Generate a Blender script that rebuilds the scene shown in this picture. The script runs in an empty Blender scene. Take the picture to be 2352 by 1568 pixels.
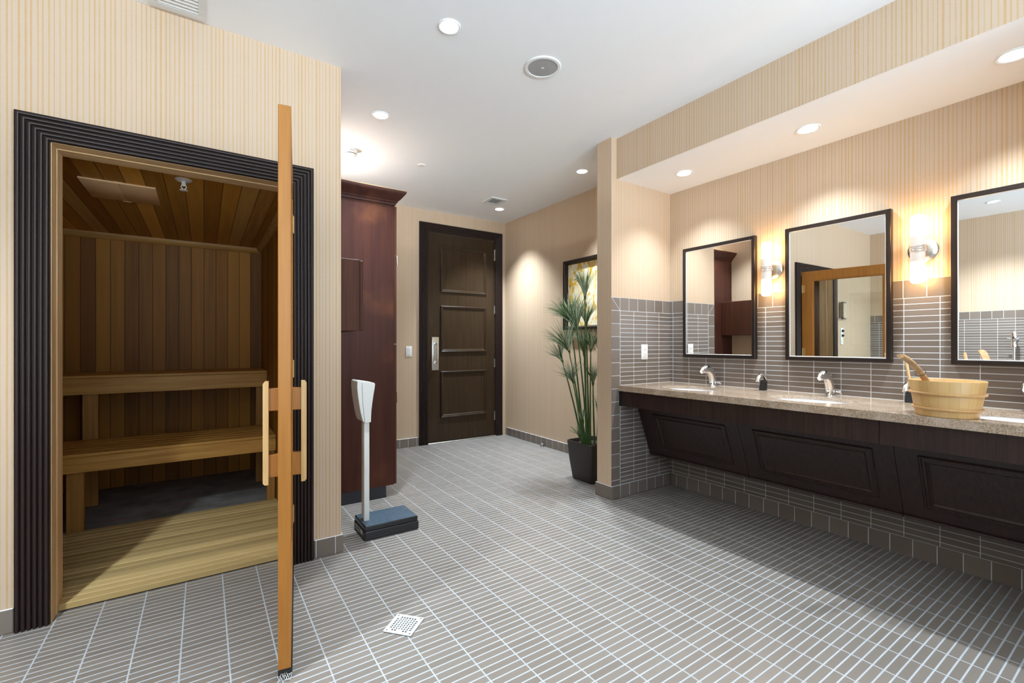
import bpy, bmesh, math, random
from mathutils import Vector, Matrix
random.seed(7)
C = bpy.context.scene.collection
PI = math.pi
R = math.radians

# ------------------------------------------------------------------ materials
class NT:
    def __init__(self, name):
        self.m = bpy.data.materials.new(name); self.m.use_nodes = True
        self.t = self.m.node_tree; self.t.nodes.clear()
        self.out = self.t.nodes.new('ShaderNodeOutputMaterial')
        self._co = None; self._xyz = None
    def n(self, ty, **kw):
        nd = self.t.nodes.new(ty)
        for k, v in kw.items(): setattr(nd, k, v)
        return nd
    def link(self, a, b): self.t.links.new(a, b)
    def put(self, sock, v):
        if hasattr(v, 'is_linked') or hasattr(v, 'links'): self.link(v, sock)
        else:
            if isinstance(v, tuple) and len(v) == 3 and sock.type == 'RGBA': v = (*v, 1)
            sock.default_value = v
    def co(self):
        if self._co is None:
            self._co = self.n('ShaderNodeTexCoord').outputs['Object']
        return self._co
    def xyz(self):
        if self._xyz is None:
            s = self.n('ShaderNodeSeparateXYZ'); self.link(self.co(), s.inputs[0]); self._xyz = s.outputs
        return self._xyz
    def ma(self, op, a, b=None, c=None):
        nd = self.n('ShaderNodeMath', operation=op)
        self.put(nd.inputs[0], a)
        if b is not None: self.put(nd.inputs[1], b)
        if c is not None: self.put(nd.inputs[2], c)
        return nd.outputs[0]
    def mix(self, f, a, b):
        nd = self.n('ShaderNodeMix', data_type='RGBA')
        self.put(nd.inputs[0], f); self.put(nd.inputs[6], a); self.put(nd.inputs[7], b)
        return nd.outputs[2]
    def noise(self, scale=5, vec=None, detail=3, rough=.55, dim='3D', w=None, dist=0):
        nd = self.n('ShaderNodeTexNoise', noise_dimensions=dim)
        nd.inputs['Scale'].default_value = scale; nd.inputs['Detail'].default_value = detail
        nd.inputs['Roughness'].default_value = rough; nd.inputs['Distortion'].default_value = dist
        if dim == '1D': self.put(nd.inputs['W'], w)
        else: self.link(vec if vec is not None else self.co(), nd.inputs['Vector'])
        return nd.outputs['Fac']
    def white(self, w):
        nd = self.n('ShaderNodeTexWhiteNoise', noise_dimensions='1D'); self.put(nd.inputs['W'], w)
        return nd.outputs['Value']
    def scaled(self, sx, sy, sz):
        nd = self.n('ShaderNodeMapping'); self.link(self.co(), nd.inputs[0]); nd.inputs['Scale'].default_value = (sx, sy, sz)
        return nd.outputs[0]
    def ramp(self, f, *stops):
        nd = self.n('ShaderNodeValToRGB'); self.put(nd.inputs[0], f)
        e = nd.color_ramp.elements
        while len(e) < len(stops): e.new(.5)
        for el, (p, c) in zip(e, stops): el.position = p; el.color = (*c, 1)
        return nd.outputs[0]
    def sstep(self, v, lo, hi):
        nd = self.n('ShaderNodeMapRange', interpolation_type='SMOOTHSTEP')
        self.put(nd.inputs[0], v); self.put(nd.inputs[1], lo); self.put(nd.inputs[2], hi)
        return nd.outputs[0]
    def bump(self, hgt, strength=.3, dist=.002):
        nd = self.n('ShaderNodeBump'); nd.inputs['Strength'].default_value = strength; nd.inputs['Distance'].default_value = dist
        self.link(hgt, nd.inputs['Height']); return nd.outputs[0]
    def bsdf(self, col, rough=.5, metal=0., normal=None, spec=.5, **kw):
        p = self.n('ShaderNodeBsdfPrincipled')
        self.put(p.inputs['Base Color'], col); self.put(p.inputs['Roughness'], rough); self.put(p.inputs['Metallic'], metal)
        p.inputs['Specular IOR Level'].default_value = spec
        if normal is not None: self.link(normal, p.inputs['Normal'])
        for k, v in kw.items(): self.put(p.inputs[k.replace('_', ' ')], v)
        self.link(p.outputs[0], self.out.inputs[0])
        return self.m

def plain(name, col, rough=.5, metal=0., var=.06, scale=12, spec=.5, **kw):
    t = NT(name); f = t.noise(scale)
    c = t.mix(f, tuple(x*(1-var) for x in col), tuple(min(1, x*(1+var)) for x in col))
    return t.bsdf(c, rough, metal, spec=spec, **kw)

WP_BASE, WP_STRIPE = (.565, .437, .325), (.52, .32, .125)
def wallpaper_color(t):
    x, y, z = t.xyz()
    s = t.ma('ADD', x, y)
    wob = t.ma('MULTIPLY', t.ma('SUBTRACT', t.noise(2.2, t.scaled(30, 30, 1)), .5), .0045)
    s = t.ma('ADD', s, wob)
    q = t.ma('DIVIDE', s, .0176)
    fl = t.ma('FLOOR', q); fr = t.ma('FRACT', q)
    r1 = t.white(fl); r2 = t.white(t.ma('ADD', fl, 131.7)); r3 = t.white(t.ma('ADD', fl, 17.3))
    ctr = t.ma('ADD', .36, t.ma('MULTIPLY', r1, .28))
    d = t.ma('ABSOLUTE', t.ma('SUBTRACT', fr, ctr))
    w = t.ma('ADD', .09, t.ma('MULTIPLY', r2, .12))
    m = t.ma('SUBTRACT', 1., t.sstep(d, t.ma('MULTIPLY', w, .55), t.ma('MULTIPLY', w, 1.5)))
    m = t.ma('MULTIPLY', m, t.ma('ADD', .6, t.ma('MULTIPLY', r3, .4)))
    m = t.ma('MULTIPLY', m, t.ma('ADD', .42, t.ma('MULTIPLY', t.noise(14, detail=5, rough=.7), .6)))
    base = t.mix(t.noise(90, detail=2), tuple(c*.955 for c in WP_BASE), tuple(c*1.04 for c in WP_BASE))
    return t.mix(m, base, WP_STRIPE)

TILE_A, TILE_B, GROUT = (.165, .132, .108), (.205, .168, .142), (.62, .64, .66)
def grid(t, u, v, pu, pv, ou, ov, gu, gv):
    """grout mask of a stacked grid of tiles (1 = grout) and a random value per tile"""
    qu = t.ma('DIVIDE', t.ma('SUBTRACT', u, ou), pu); qv = t.ma('DIVIDE', t.ma('SUBTRACT', v, ov), pv)
    du = t.ma('MULTIPLY', t.ma('SUBTRACT', .5, t.ma('ABSOLUTE', t.ma('SUBTRACT', t.ma('FRACT', qu), .5))), pu)
    dv = t.ma('MULTIPLY', t.ma('SUBTRACT', .5, t.ma('ABSOLUTE', t.ma('SUBTRACT', t.ma('FRACT', qv), .5))), pv)
    mu = t.ma('SUBTRACT', 1., t.sstep(du, gu*.5-.0006, gu*.5+.0006))
    mv = t.ma('SUBTRACT', 1., t.sstep(dv, gv*.5-.0006, gv*.5+.0006))
    rnd = t.white(t.ma('ADD', t.ma('MULTIPLY', t.ma('FLOOR', qu), 12.9898), t.ma('MULTIPLY', t.ma('FLOOR', qv), 78.233)))
    return t.ma('MAXIMUM', mu, mv), rnd
def choose(t, c, a, b):   # c ? b : a   on floats
    return t.ma('ADD', t.ma('MULTIPLY', a, t.ma('SUBTRACT', 1., c)), t.ma('MULTIPLY', b, c))

def tiled_wall(name, axis, off, capoff, edge=None):
    t = NT(name); X, Y, Z = t.xyz(); u = X if axis == 'x' else Y
    g1, r1 = grid(t, u, Z, .15, .0331, off, 1.41, .0036, .0036)
    g2, r2 = grid(t, u, Z, .1, .1, capoff, 1.41, .0032, .0032)
    cap = t.ma('GREATER_THAN', Z, 1.41)
    g = choose(t, cap, g1, g2); r = choose(t, cap, r1, r2)
    if edge is not None:
        g3, r3 = grid(t, u, Z, .098, .098, edge, 1.41, .0034, .0034)
        e = t.ma('LESS_THAN', u, edge+.0015)
        g = choose(t, e, g, g3); r = choose(t, e, r, r3)
        dg = t.ma('ABSOLUTE', t.ma('SUBTRACT', t.ma('SUBTRACT', u, XP), t.ma('MULTIPLY', t.ma('SUBTRACT', 1.51, Z), .94)))   # mitred corner tile
        g = t.ma('MAXIMUM', g, t.ma('MULTIPLY', t.ma('LESS_THAN', dg, .0018), t.ma('MULTIPLY', e, cap)))
    tile = t.mix(r, TILE_A, TILE_B)
    tcol = t.mix(g, tile, GROUT)
    wpm = t.ma('GREATER_THAN', Z, 1.51)
    col = t.mix(wpm, tcol, wallpaper_color(t))
    ro = choose(t, t.ma('MAXIMUM', wpm, g), .34, .8)
    hgt = t.ma('MAXIMUM', t.ma('SUBTRACT', 1., g), wpm)
    return t.bsdf(col, ro, normal=t.bump(hgt, .5, .002), spec=.4)

def base_tile(name, axis, off):
    t = NT(name); X, Y, Z = t.xyz(); u = X if axis == 'x' else Y
    g, r = grid(t, u, Z, .1, 2., off, -1., .0035, .001)
    top = t.ma('GREATER_THAN', Z, .0965)
    g = t.ma('MAXIMUM', g, top)
    return t.bsdf(t.mix(g, t.mix(r, TILE_A, TILE_B), GROUT), .35, normal=t.bump(t.ma('SUBTRACT', 1., g), .4, .002), spec=.4)

def floor_mat():
    t = NT('floor_mosaic'); X, Y, Z = t.xyz()
    g, r = grid(t, X, Y, .1485, .0334, .0765, .012, .0052, .0056)
    tile = t.mix(r, (.170, .141, .117), (.207, .176, .149))
    tile = t.mix(t.ma('MULTIPLY', t.noise(1.7), .5), tile, (.170, .152, .132))
    gr = t.mix(t.noise(9), (.30, .318, .335), (.39, .41, .43))
    ro = choose(t, g, t.ma('ADD', .30, t.ma('MULTIPLY', t.noise(4), .12)), .75)
    return t.bsdf(t.mix(g, tile, gr), ro, normal=t.bump(t.ma('SUBTRACT', 1., g), .35, .0015), spec=.95)

def wood(name, dark, light, rough=.4, axis='z', sc=1., grain=.5, spec=.4, blotch=0., bcol=(0, 0, 0)):
    t = NT(name)
    k = {'x': (1.2, 26, 26), 'y': (26, 1.2, 26), 'z': (26, 26, 1.2)}[axis]
    v = t.scaled(*(a*sc for a in k))
    f = t.noise(1.6, v, 5, .6, dist=.4)
    f2 = t.noise(7., v, 3, .6)
    f = t.ma('ADD', t.ma('MULTIPLY', f, .75), t.ma('MULTIPLY', f2, .25))
    c = t.ramp(f, (.5-.5*grain*.6, dark), (.5+.5*grain*.6, light))
    if blotch:
        b = t.sstep(t.noise(2.3, detail=4), .52, .78)
        c = t.mix(t.ma('MULTIPLY', b, blotch), c, bcol)
    return t.bsdf(c, rough, spec=spec, normal=t.bump(f2, .12, .001))

def planks(name, ucoord, pitch, cols, gaxis, rough=.55, groove=.004, off=0.):
    """tongue-and-groove boards: each board its own tone, grain along gaxis"""
    t = NT(name); X, Y, Z = t.xyz()
    u = {'x': X, 'y': Y, 'z': Z}[ucoord]
    q = t.ma('DIVIDE', t.ma('SUBTRACT', u, off), pitch); fl = t.ma('FLOOR', q); fr = t.ma('FRACT', q)
    r = t.white(fl)
    k = {'x': (.8, 20, 20), 'y': (20, .8, 20), 'z': (20, 20, .8)}[gaxis]
    f = t.noise(1.7, t.scaled(*k), 5, .6, dist=.5)
    c = t.ramp(t.ma('ADD', t.ma('MULTIPLY', r, .82), t.ma('MULTIPLY', f, .2)), *[(i/(len(cols)-1), cc) for i, cc in enumerate(cols)])
    d = t.ma('MULTIPLY', t.ma('SUBTRACT', .5, t.ma('ABSOLUTE', t.ma('SUBTRACT', fr, .5))), pitch)
    g = t.ma('SUBTRACT', 1., t.sstep(d, groove*.25, groove*.7))
    c = t.mix(t.ma('MULTIPLY', g, .75), c, (.03, .015, .006))
    return t.bsdf(c, rough, spec=.3, normal=t.bump(t.ma('SUBTRACT', 1., g), .6, .003))

def granite():
    t = NT('granite')
    n1 = t.noise(420, detail=2); n2 = t.noise(190, detail=4, rough=.7); n3 = t.noise(14, detail=4)
    c = t.ramp(n2, (.26, (.085, .055, .03)), (.42, (.32, .22, .14)), (.58, (.52, .405, .30)), (.76, (.76, .68, .59)))
    c = t.mix(t.sstep(n1, .60, .72), c, (.10, .075, .055))
    c = t.mix(t.ma('MULTIPLY', t.sstep(n3, .45, .7), .45), c, (.62, .52, .43))
    return t.bsdf(c, .12, spec=.8)

def emit(name, col, strength):
    t = NT(name)
    e = t.n('ShaderNodeEmission'); e.inputs[0].default_value = (*col, 1); e.inputs[1].default_value = strength
    t.link(e.outputs[0], t.out.inputs[0]); return t.m

def tube_glow():
    """frosted sconce glass lit from within by one bulb near each end (object z along the tube, 0 = middle)"""
    t = NT('lit_frosted_glass'); X, Y, Z = t.xyz()
    a = t.ma('ABSOLUTE', Z)
    f = t.sstep(a, .062, .125)
    p = t.n('ShaderNodeBsdfPrincipled'); t.put(p.inputs['Base Color'], (.40, .37, .35)); p.inputs['Roughness'].default_value = .35
    t.put(p.inputs['Emission Color'], t.mix(f, (1., .70, .45), (1., .60, .22)))
    t.put(p.inputs['Emission Strength'], t.ma('ADD', .10, t.ma('MULTIPLY', f, SCONCE)))
    t.link(p.outputs[0], t.out.inputs[0]); return t.m

def artwork_mat():
    t = NT('abstract_yellow_print'); X, Y, Z = t.xyz()
    n1 = t.noise(3.4, detail=5, dist=1.2); n2 = t.noise(5.2, t.scaled(1, 1.6, 1), 6, .65, dist=2.)
    c = t.ramp(n1, (.25, (.80, .62, .25)), (.5, (.90, .84, .62)), (.8, (.93, .89, .76)))
    c = t.mix(t.sstep(n2, .50, .60), c, (.78, .46, .03))
    c = t.mix(t.ma('MULTIPLY', t.sstep(t.noise(8, detail=6, dist=1.5), .64, .70), .9), c, (.06, .04, .02))
    return t.bsdf(c, .45)

def glass_mat():
    t = NT('clear_glass')
    tr = t.n('ShaderNodeBsdfTransparent'); tr.inputs[0].default_value = (.95, .98, .965, 1)
    gl = t.n('ShaderNodeBsdfGlossy'); gl.inputs['Roughness'].default_value = 0; gl.inputs[0].default_value = (1, 1, 1, 1)
    fr = t.n('ShaderNodeFresnel'); fr.inputs[0].default_value = 1.5
    mx = t.n('ShaderNodeMixShader'); t.link(fr.outputs[0], mx.inputs[0]); t.link(tr.outputs[0], mx.inputs[1]); t.link(gl.outputs[0], mx.inputs[2])
    t.link(mx.outputs[0], t.out.inputs[0]); return t.m

def concrete():
    t = NT('concrete_slab'); n = t.noise(6, detail=6); X, Y, Z = t.xyz()
    c = t.ramp(n, (.3, (.16, .15, .14)), (.7, (.32, .31, .30)))
    c = t.mix(t.ma('MULTIPLY', t.sstep(t.noise(3.1, t.scaled(1, 6, 1), 4), .60, .70), .5), c, (.38, .12, .14))
    return t.bsdf(c, .8, normal=t.bump(t.noise(60), .3, .002))

def mat_black_top():
    t = NT('ribbed_rubber_mat'); n = t.noise(160, detail=2)
    c = t.ramp(n, (.35, (.03, .05, .07)), (.75, (.10, .15, .20)))
    return t.bsdf(c, .42, normal=t.bump(n, .4, .002))

XP = 2.518
SCONCE = 14.
DL = 6.
SPOT = 50.; SSPOT = 38.; WORLD = .8; LOW_FILL = 6.
LCOL = (.80, .915, 1.)
M = {}
def wp():
    t = NT('striped_wallpaper'); return t.bsdf(wallpaper_color(t), .72, spec=.25)
M['wp'] = wp()
M['ceil'] = plain('ceiling_paint', (.91, .915, .925), .9, var=.01, spec=.2)
M['floor'] = floor_mat()
M['tile_part'] = tiled_wall('tiled_partition', 'x', 2.613, 2.609, edge=2.612)
M['tile_vanity'] = tiled_wall('tiled_vanity_wall', 'y', .741, .794)
M['tile_left'] = tiled_wall('tiled_left_wall', 'y', 1.2, 1.2)
M['bx'] = base_tile('base_tile_x', 'x', .603)
M['by'] = base_tile('base_tile_y', 'y', .05)
M['flute'] = plain('espresso_casing', (.022, .0125, .0105), .36, var=.1, scale=3, spec=.3)
M['espresso'] = wood('espresso_door', (.026, .014, .007), (.044, .026, .013), .30, 'z', .8, spec=.28, blotch=.4, bcol=(.062, .040, .016))
M['espv'] = wood('espresso_vanity', (.017, .0085, .007), (.039, .020, .016), .36, 'z', 2.)
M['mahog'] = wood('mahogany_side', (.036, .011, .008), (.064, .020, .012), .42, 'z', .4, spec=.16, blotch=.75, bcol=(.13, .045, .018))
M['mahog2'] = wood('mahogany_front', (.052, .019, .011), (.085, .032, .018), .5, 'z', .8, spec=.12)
M['rawwood'] = wood('raw_plywood_edge', (.45, .27, .12), (.62, .40, .20), .6, 'x')
M['toe'] = plain('black_toe_kick', (.012, .011, .016), .45)
CED = [(.075, .022, .002), (.38, .15, .014), (.22, .08, .007), (.52, .225, .028), (.30, .115, .010)]
M['s_wall'] = planks('cedar_wall_boards', 'x', .089, CED, 'z')
M['s_wally'] = planks('cedar_side_boards', 'y', .089, CED, 'z')
M['s_ceil'] = planks('cedar_ceiling_boards', 'x', .089, [(.16, .055, .005), (.80, .40, .07), (.28, .10, .011), (.95, .60, .20)], 'y')
M['cedar'] = wood('cedar_trim', (.36, .17, .04), (.58, .31, .09), .5, 'x', .8)
M['cedarz'] = wood('cedar_upright', (.34, .15, .03), (.54, .27, .065), .5, 'z', .8)
M['bench'] = wood('bench_cedar', (.46, .225, .042), (.70, .385, .095), .5, 'x', .9)
M['jamb'] = wood('worn_jamb_cedar', (.42, .22, .085), (.80, .56, .31), .55, 'z', .9, grain=.8)
M['jambx'] = wood('worn_head_cedar', (.46, .27, .11), (.78, .55, .30), .55, 'x', .9, grain=.8)
M['duck'] = planks('duckboard_slats', 'y', .056, [(.26, .18, .075), (.62, .44, .19), (.36, .25, .10), (.80, .58, .26)], 'x', .6, .004, off=-.4708)
M['doorw'] = wood('honey_cedar_door', (.30, .110, .015), (.42, .175, .030), .42, 'z', .7, grain=.7)
M['handlew'] = wood('pale_handle_wood', (.52, .31, .11), (.68, .45, .20), .42, 'z', 1.)
M['concrete'] = concrete()
M['granite'] = granite()
M['chrome'] = plain('chrome', (.88, .89, .91), .15, 1., var=.01)
M['nickel'] = plain('brushed_nickel', (.62, .59, .54), .27, 1., var=.04)
M['brass'] = plain('brass', (.62, .40, .16), .4, .6, var=.04)
M['white'] = plain('white_plastic', (.84, .84, .82), .35, var=.02)
M['whitem'] = plain('white_metal', (.80, .80, .79), .4, var=.02)
M['porc'] = plain('white_porcelain', (.90, .91, .92), .08, var=.01)
M['offw'] = plain('cream_plastic', (.88, .56, .29), .5, var=.05, spec=.2)
M['scalew'] = plain('scale_white_plastic', (.80, .80, .77), .3, var=.02)
M['black'] = plain('black_plastic', (.012, .012, .014), .32)
M['black2'] = plain('black_rubber', (.008, .008, .008), .6)
M['dark'] = plain('dark_void', (.006, .006, .006), .9)
M['mattop'] = mat_black_top()
M['frame'] = wood('espresso_frame', (.010, .006, .005), (.022, .013, .010), .35, 'z', 1.4)
M['mirror'] = plain('silvered_glass', (.93, .94, .935), .0, 1., var=.0)
M['glass'] = glass_mat()
M['grille'] = plain('grey_speaker_mesh', (.36, .36, .36), .6, var=.12, scale=700)
M['lens'] = emit('downlight_lens', (.95, .98, 1.), DL)
M['lens_s'] = emit('soffit_downlight_lens', (.96, .98, 1.), DL)
M['tube'] = tube_glow()
def bucket_mat():
    t = NT('pale_bucket_staves'); X, Y, Z = t.xyz()
    q = t.ma('MULTIPLY', t.ma('ADD', t.ma('ARCTAN2', Y, X), PI), 22/(2*PI))
    r = t.white(t.ma('FLOOR', q)); fr = t.ma('FRACT', q)
    f = t.noise(1.7, t.scaled(22, 22, 3), 5, .6, dist=.6)
    c = t.mix(t.ma('ADD', t.ma('MULTIPLY', r, .5), t.ma('MULTIPLY', f, .5)), (.58, .355, .13), (.70, .47, .205))
    g = t.ma('SUBTRACT', 1., t.sstep(t.ma('SUBTRACT', .5, t.ma('ABSOLUTE', t.ma('SUBTRACT', fr, .5))), .004, .022))
    return t.bsdf(t.mix(t.ma('MULTIPLY', g, .55), c, (.24, .12, .035)), .36)
M['bucket'] = bucket_mat()
M['bwood'] = wood('bucket_light_wood', (.66, .44, .20), (.80, .58, .30), .4, 'z', 1.4)
M['hoop'] = wood('bucket_hoop', (.55, .32, .13), (.66, .41, .18), .4, 'x', 1.)
M['ladle'] = wood('ladle_wood', (.34, .19, .085), (.58, .37, .18), .4, 'x', 1.2)
M['cord'] = plain('leather_cord', (.05, .028, .016), .7)
M['pot'] = plain('matt_brown_pot', (.020, .014, .013), .38, var=.08)
M['soil'] = plain('bark_mulch', (.05, .032, .02), .9, var=.7, scale=70)
M['stem'] = plain('green_stem', (.045, .105, .028), .4, var=.35, scale=20)
M['leafd'] = plain('papyrus_leaf', (.055, .105, .022), .45, spec=.2, var=.45, scale=60)
M['leafhi'] = plain('papyrus_leaf_highlight', (.46, .52, .40), .45, spec=.2, var=.4, scale=60)  # pale blades put highlights into the leaf colour
M['art'] = artwork_mat()
M['steel'] = plain('stainless_plate', (.66, .64, .60), .3, 1., var=.03)
M['acrylic'] = M['glass']
M['paper'] = plain('notice_paper', (.62, .63, .62), .7, var=.2, scale=40)
M['orange'] = emit('orange_indicator', (1., .35, .05), 1.2)
M['drainw'] = plain('drain_cover_metal', (.72, .74, .72), .38, .25, var=.05)
M['vgrey'] = plain('vent_paint', (.74, .74, .73), .5, var=.02)

# ------------------------------------------------------------------ mesh helpers
OFF = {}
def bm_new(): return bmesh.new()
def box(bm, x0, x1, y0, y1, z0, z1, bev=0., seg=2, mi=0):
    x0, x1 = min(x0, x1), max(x0, x1); y0, y1 = min(y0, y1), max(y0, y1); z0, z1 = min(z0, z1), max(z0, z1)
    b = bmesh.new()
    r = bmesh.ops.create_cube(b, size=1)
    for v in b.verts:
        v.co = Vector(((v.co.x+.5)*(x1-x0)+x0, (v.co.y+.5)*(y1-y0)+y0, (v.co.z+.5)*(z1-z0)+z0))
    if bev: bmesh.ops.bevel(b, geom=b.edges[:], offset=bev, segments=seg, affect='EDGES', profile=.5)
    merge(bm, b, mi)
    return bm
def merge(bm, b, mi=0, mat=None):
    mp = {}
    for v in b.verts: mp[v] = bm.verts.new(mat @ v.co if mat else v.co)
    for f in b.faces:
        try:
            nf = bm.faces.new([mp[v] for v in f.verts]); nf.material_index = mi; nf.smooth = f.smooth
        except ValueError: pass
    b.free()
def prism(bm, pts, fn, a, b_, mi=0):
    """closed 2-D outline pts swept from a to b_ ; fn(p, t) -> 3-D"""
    n = len(pts)
    A = [bm.verts.new(fn(p, a)) for p in pts]; B = [bm.verts.new(fn(p, b_)) for p in pts]
    fs = [bm.faces.new(A[::-1]), bm.faces.new(B)]
    for i in range(n): fs.append(bm.faces.new((A[i], A[(i+1) % n], B[(i+1) % n], B[i])))
    for f in fs: f.material_index = mi
    return bm
def lathe(bm, prof, c=(0, 0, 0), n=32, sx=1., sy=1., M4=None, cap0=True, cap1=True, mi=0):
    """prof = [(r, z)...] around z through c"""
    c = Vector(c); rings = []
    for r, z in prof:
        ring = []
        for k in range(n):
            a = 2*PI*k/n; p = Vector((r*math.cos(a)*sx, r*math.sin(a)*sy, z))
            if M4: p = M4 @ p
            ring.append(bm.verts.new(p+c))
        rings.append(ring)
    for i in range(len(rings)-1):
        for k in range(n):
            f = bm.faces.new((rings[i][k], rings[i][(k+1) % n], rings[i+1][(k+1) % n], rings[i+1][k])); f.smooth = True; f.material_index = mi
    if cap0: bm.faces.new(rings[0][::-1]).material_index = mi
    if cap1: bm.faces.new(rings[-1]).material_index = mi
    return bm
def tube(bm, pts, rad, n=10, cap=True, closed=False, flat=None, mi=0):
    """round (or flattened: flat = (side scale, up vector)) tube through pts; rad number or list"""
    pts = [Vector(p) for p in pts]; m = len(pts)
    rad = rad if isinstance(rad, (list, tuple)) else [rad]*m
    rings = []; prev = None
    for i, p in enumerate(pts):
        if closed: tg = pts[(i+1) % m]-pts[i-1]
        else: tg = pts[min(i+1, m-1)]-pts[max(i-1, 0)]
        tg.normalize()
        if flat: u = Vector(flat[1]); u = (u-tg*u.dot(tg)).normalized()
        elif prev is None:
            u = tg.orthogonal().normalized()
        else:
            u = (prev-tg*prev.dot(tg)); u = u.normalized() if u.length > 1e-6 else tg.orthogonal().normalized()
        prev = u; w = tg.cross(u)
        ring = []
        for k in range(n):
            a = 2*PI*k/n
            ring.append(bm.verts.new(p+(u*math.cos(a)+w*math.sin(a)*(flat[0] if flat else 1.))*rad[i]))
        rings.append(ring)
    for i in range(m if closed else m-1):
        A, B = rings[i], rings[(i+1) % m]
        for k in range(n):
            f = bm.faces.new((A[k], A[(k+1) % n], B[(k+1) % n], B[k])); f.smooth = True; f.material_index = mi
    if cap and not closed:
        bm.faces.new(rings[0][::-1]).material_index = mi; bm.faces.new(rings[-1]).material_index = mi
    return bm
def rot_y(to='x'):
    return {'x': Matrix.Rotation(PI/2, 4, 'Y'), '-x': Matrix.Rotation(-PI/2, 4, 'Y'), 'y': Matrix.Rotation(-PI/2, 4, 'X'), '-y': Matrix.Rotation(PI/2, 4, 'X'), '-z': Matrix.Rotation(PI, 4, 'X')}[to]
def obj(name, bm, mats, parent=None, local=False, sharp=35, flat=False):
    if not isinstance(mats, (list, tuple)): mats = [mats]
    off = Vector((0, 0, 0))
    if parent is not None:
        off = OFF.get(parent.name, Vector((0, 0, 0)))
        if not local:
            for v in bm.verts: v.co -= off
    if not flat: bmesh.ops.recalc_face_normals(bm, faces=bm.faces[:])
    for f in bm.faces: f.smooth = not flat
    me = bpy.data.meshes.new(name); bm.to_mesh(me); bm.free()
    try: me.set_sharp_from_angle(angle=R(sharp))
    except Exception: pass
    for m in mats: me.materials.append(m)
    o = bpy.data.objects.new(name, me); C.objects.link(o)
    if parent is not None:
        o.parent = parent; OFF[o.name] = off
    else: OFF[o.name] = Vector((0, 0, 0))
    return o
def tag(o, label, cat, group=None, kind=None):
    if label: o['label'] = label
    if cat: o['category'] = cat
    if group: o['group'] = group
    if kind: o['kind'] = kind
    return o
def thing(name, label, cat, loc=(0, 0, 0), rz=0., group=None, kind=None):
    o = bpy.data.objects.new(name, None); C.objects.link(o); o.location = loc; o.rotation_euler = (0, 0, rz)
    o.empty_display_size = .1
    OFF[o.name] = Vector(loc)
    return tag(o, label, cat, group, kind)
def struct(name, bm, mats, label, cat, **kw): return tag(obj(name, bm, mats, **kw), label, cat, kind='structure')
def dup(root, loc, label):
    r = root.copy(); C.objects.link(r); r.location = loc; r['label'] = label
    for ch in list(root.children):
        c = ch.copy(); C.objects.link(c); c.parent = r
        for g in list(ch.children):
            d = g.copy(); C.objects.link(d); d.parent = c
    return r
def wallbox(name, x0, x1, y0, y1, z0, z1, mats, label, pick=None):
    bm = bm_new(); box(bm, x0, x1, y0, y1, z0, z1)
    if pick:
        bm.normal_update()
        bmesh.ops.recalc_face_normals(bm, faces=bm.faces[:])
        for f in bm.faces: f.material_index = pick(f.normal, f.calc_center_median())
    return struct(name, bm, mats, label, 'wall')

# ------------------------------------------------------------------ key planes (metres)
YS, XM, YB, YP, XP, ZC = 2.655, 3.205, 4.925, 2.418, 2.518, 2.70
XL, YR = -1.80, -2.2          # left and rear walls of the room
XN = .56                      # wall of the nook behind the sauna
SOX, SOZ = 2.575, 2.397       # soffit face and underside
OX0, OX1, OZ = -.5255, .386, 1.997   # sauna opening
YE = -.03                     # near end of the vanity niche

# ------------------------------------------------------------------ shell
bm = bm_new(); box(bm, XL-.2, XM+.2, YR-.2, YB+.2, -.12, 0)
# the sauna has its own slab, so the tiled floor stops at its opening
struct('floor', bm, M['floor'], 'grey brown mosaic floor tiles with pale grout lines', 'floor')
bm = bm_new(); box(bm, -1.45, .46, YS+.125, 4.87, .0005, .004)
struct('floor_sauna', bm, M['concrete'], 'bare grey concrete floor under the sauna benches', 'floor')
bm = bm_new(); box(bm, XL-.2, XM+.2, YR-.2, YB+.2, ZC, ZC+.12)
struct('ceiling', bm, M['ceil'], 'flat white painted main ceiling', 'ceiling')
# sauna front wall with its opening
bm = bm_new(); Y1 = YS+.13
box(bm, XL, OX0-.004, YS, Y1, 0, ZC); box(bm, OX1+.004, .635, YS, Y1, 0, ZC); box(bm, OX0-.004, OX1+.004, YS, Y1, OZ+.004, ZC)
struct('wall_sauna', bm, M['wp'], 'gold striped wallpaper wall around the sauna opening', 'wall')
wallbox('wall_nook', .47, XN, Y1, YB, 0, ZC, [M['wp']], 'striped wallpaper wall behind the tall cabinet')
wallbox('wall_hall', XM, XM+.12, YP+.149, YB, 0, ZC, [M['wp']], 'striped wallpaper wall beside the panelled door, behind the plant')
wallbox('wall_vanity', XM, XM+.12, YE, YP, 0, ZC, [M['tile_vanity']], 'mirror wall, brown stacked tile below striped wallpaper')
wallbox('wall_partition', XP, XM+.12, YP, YP+.149, 0, ZC, [M['wp'], M['tile_part']], 'short partition with tiled face at end of the vanity',
        lambda n, c: 1 if n.y < -.5 else 0)
wallbox('wall_partition_near', XP, XM+.12, YE-.15, YE, 0, ZC, [M['wp']], 'wallpapered partition closing the near end of the vanity')
wallbox('wall_right', XM, XM+.12, YR, YE-.15, 0, ZC, [M['wp']], 'striped wallpaper wall behind the viewer on the vanity side')
wallbox('wall_left', XL-.12, XL, YR, Y1, 0, ZC, [M['wp'], M['tile_left']], 'left wall with tiled lower half, seen in the mirrors', lambda n, c: 1 if n.x > .5 else 0)
bm = bm_new(); WX0, WX1, WZ0, WZ1 = XL+.35, XM-.35, .75, 2.45  # unseen window opening added to bring fill light in from behind the camera
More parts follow.
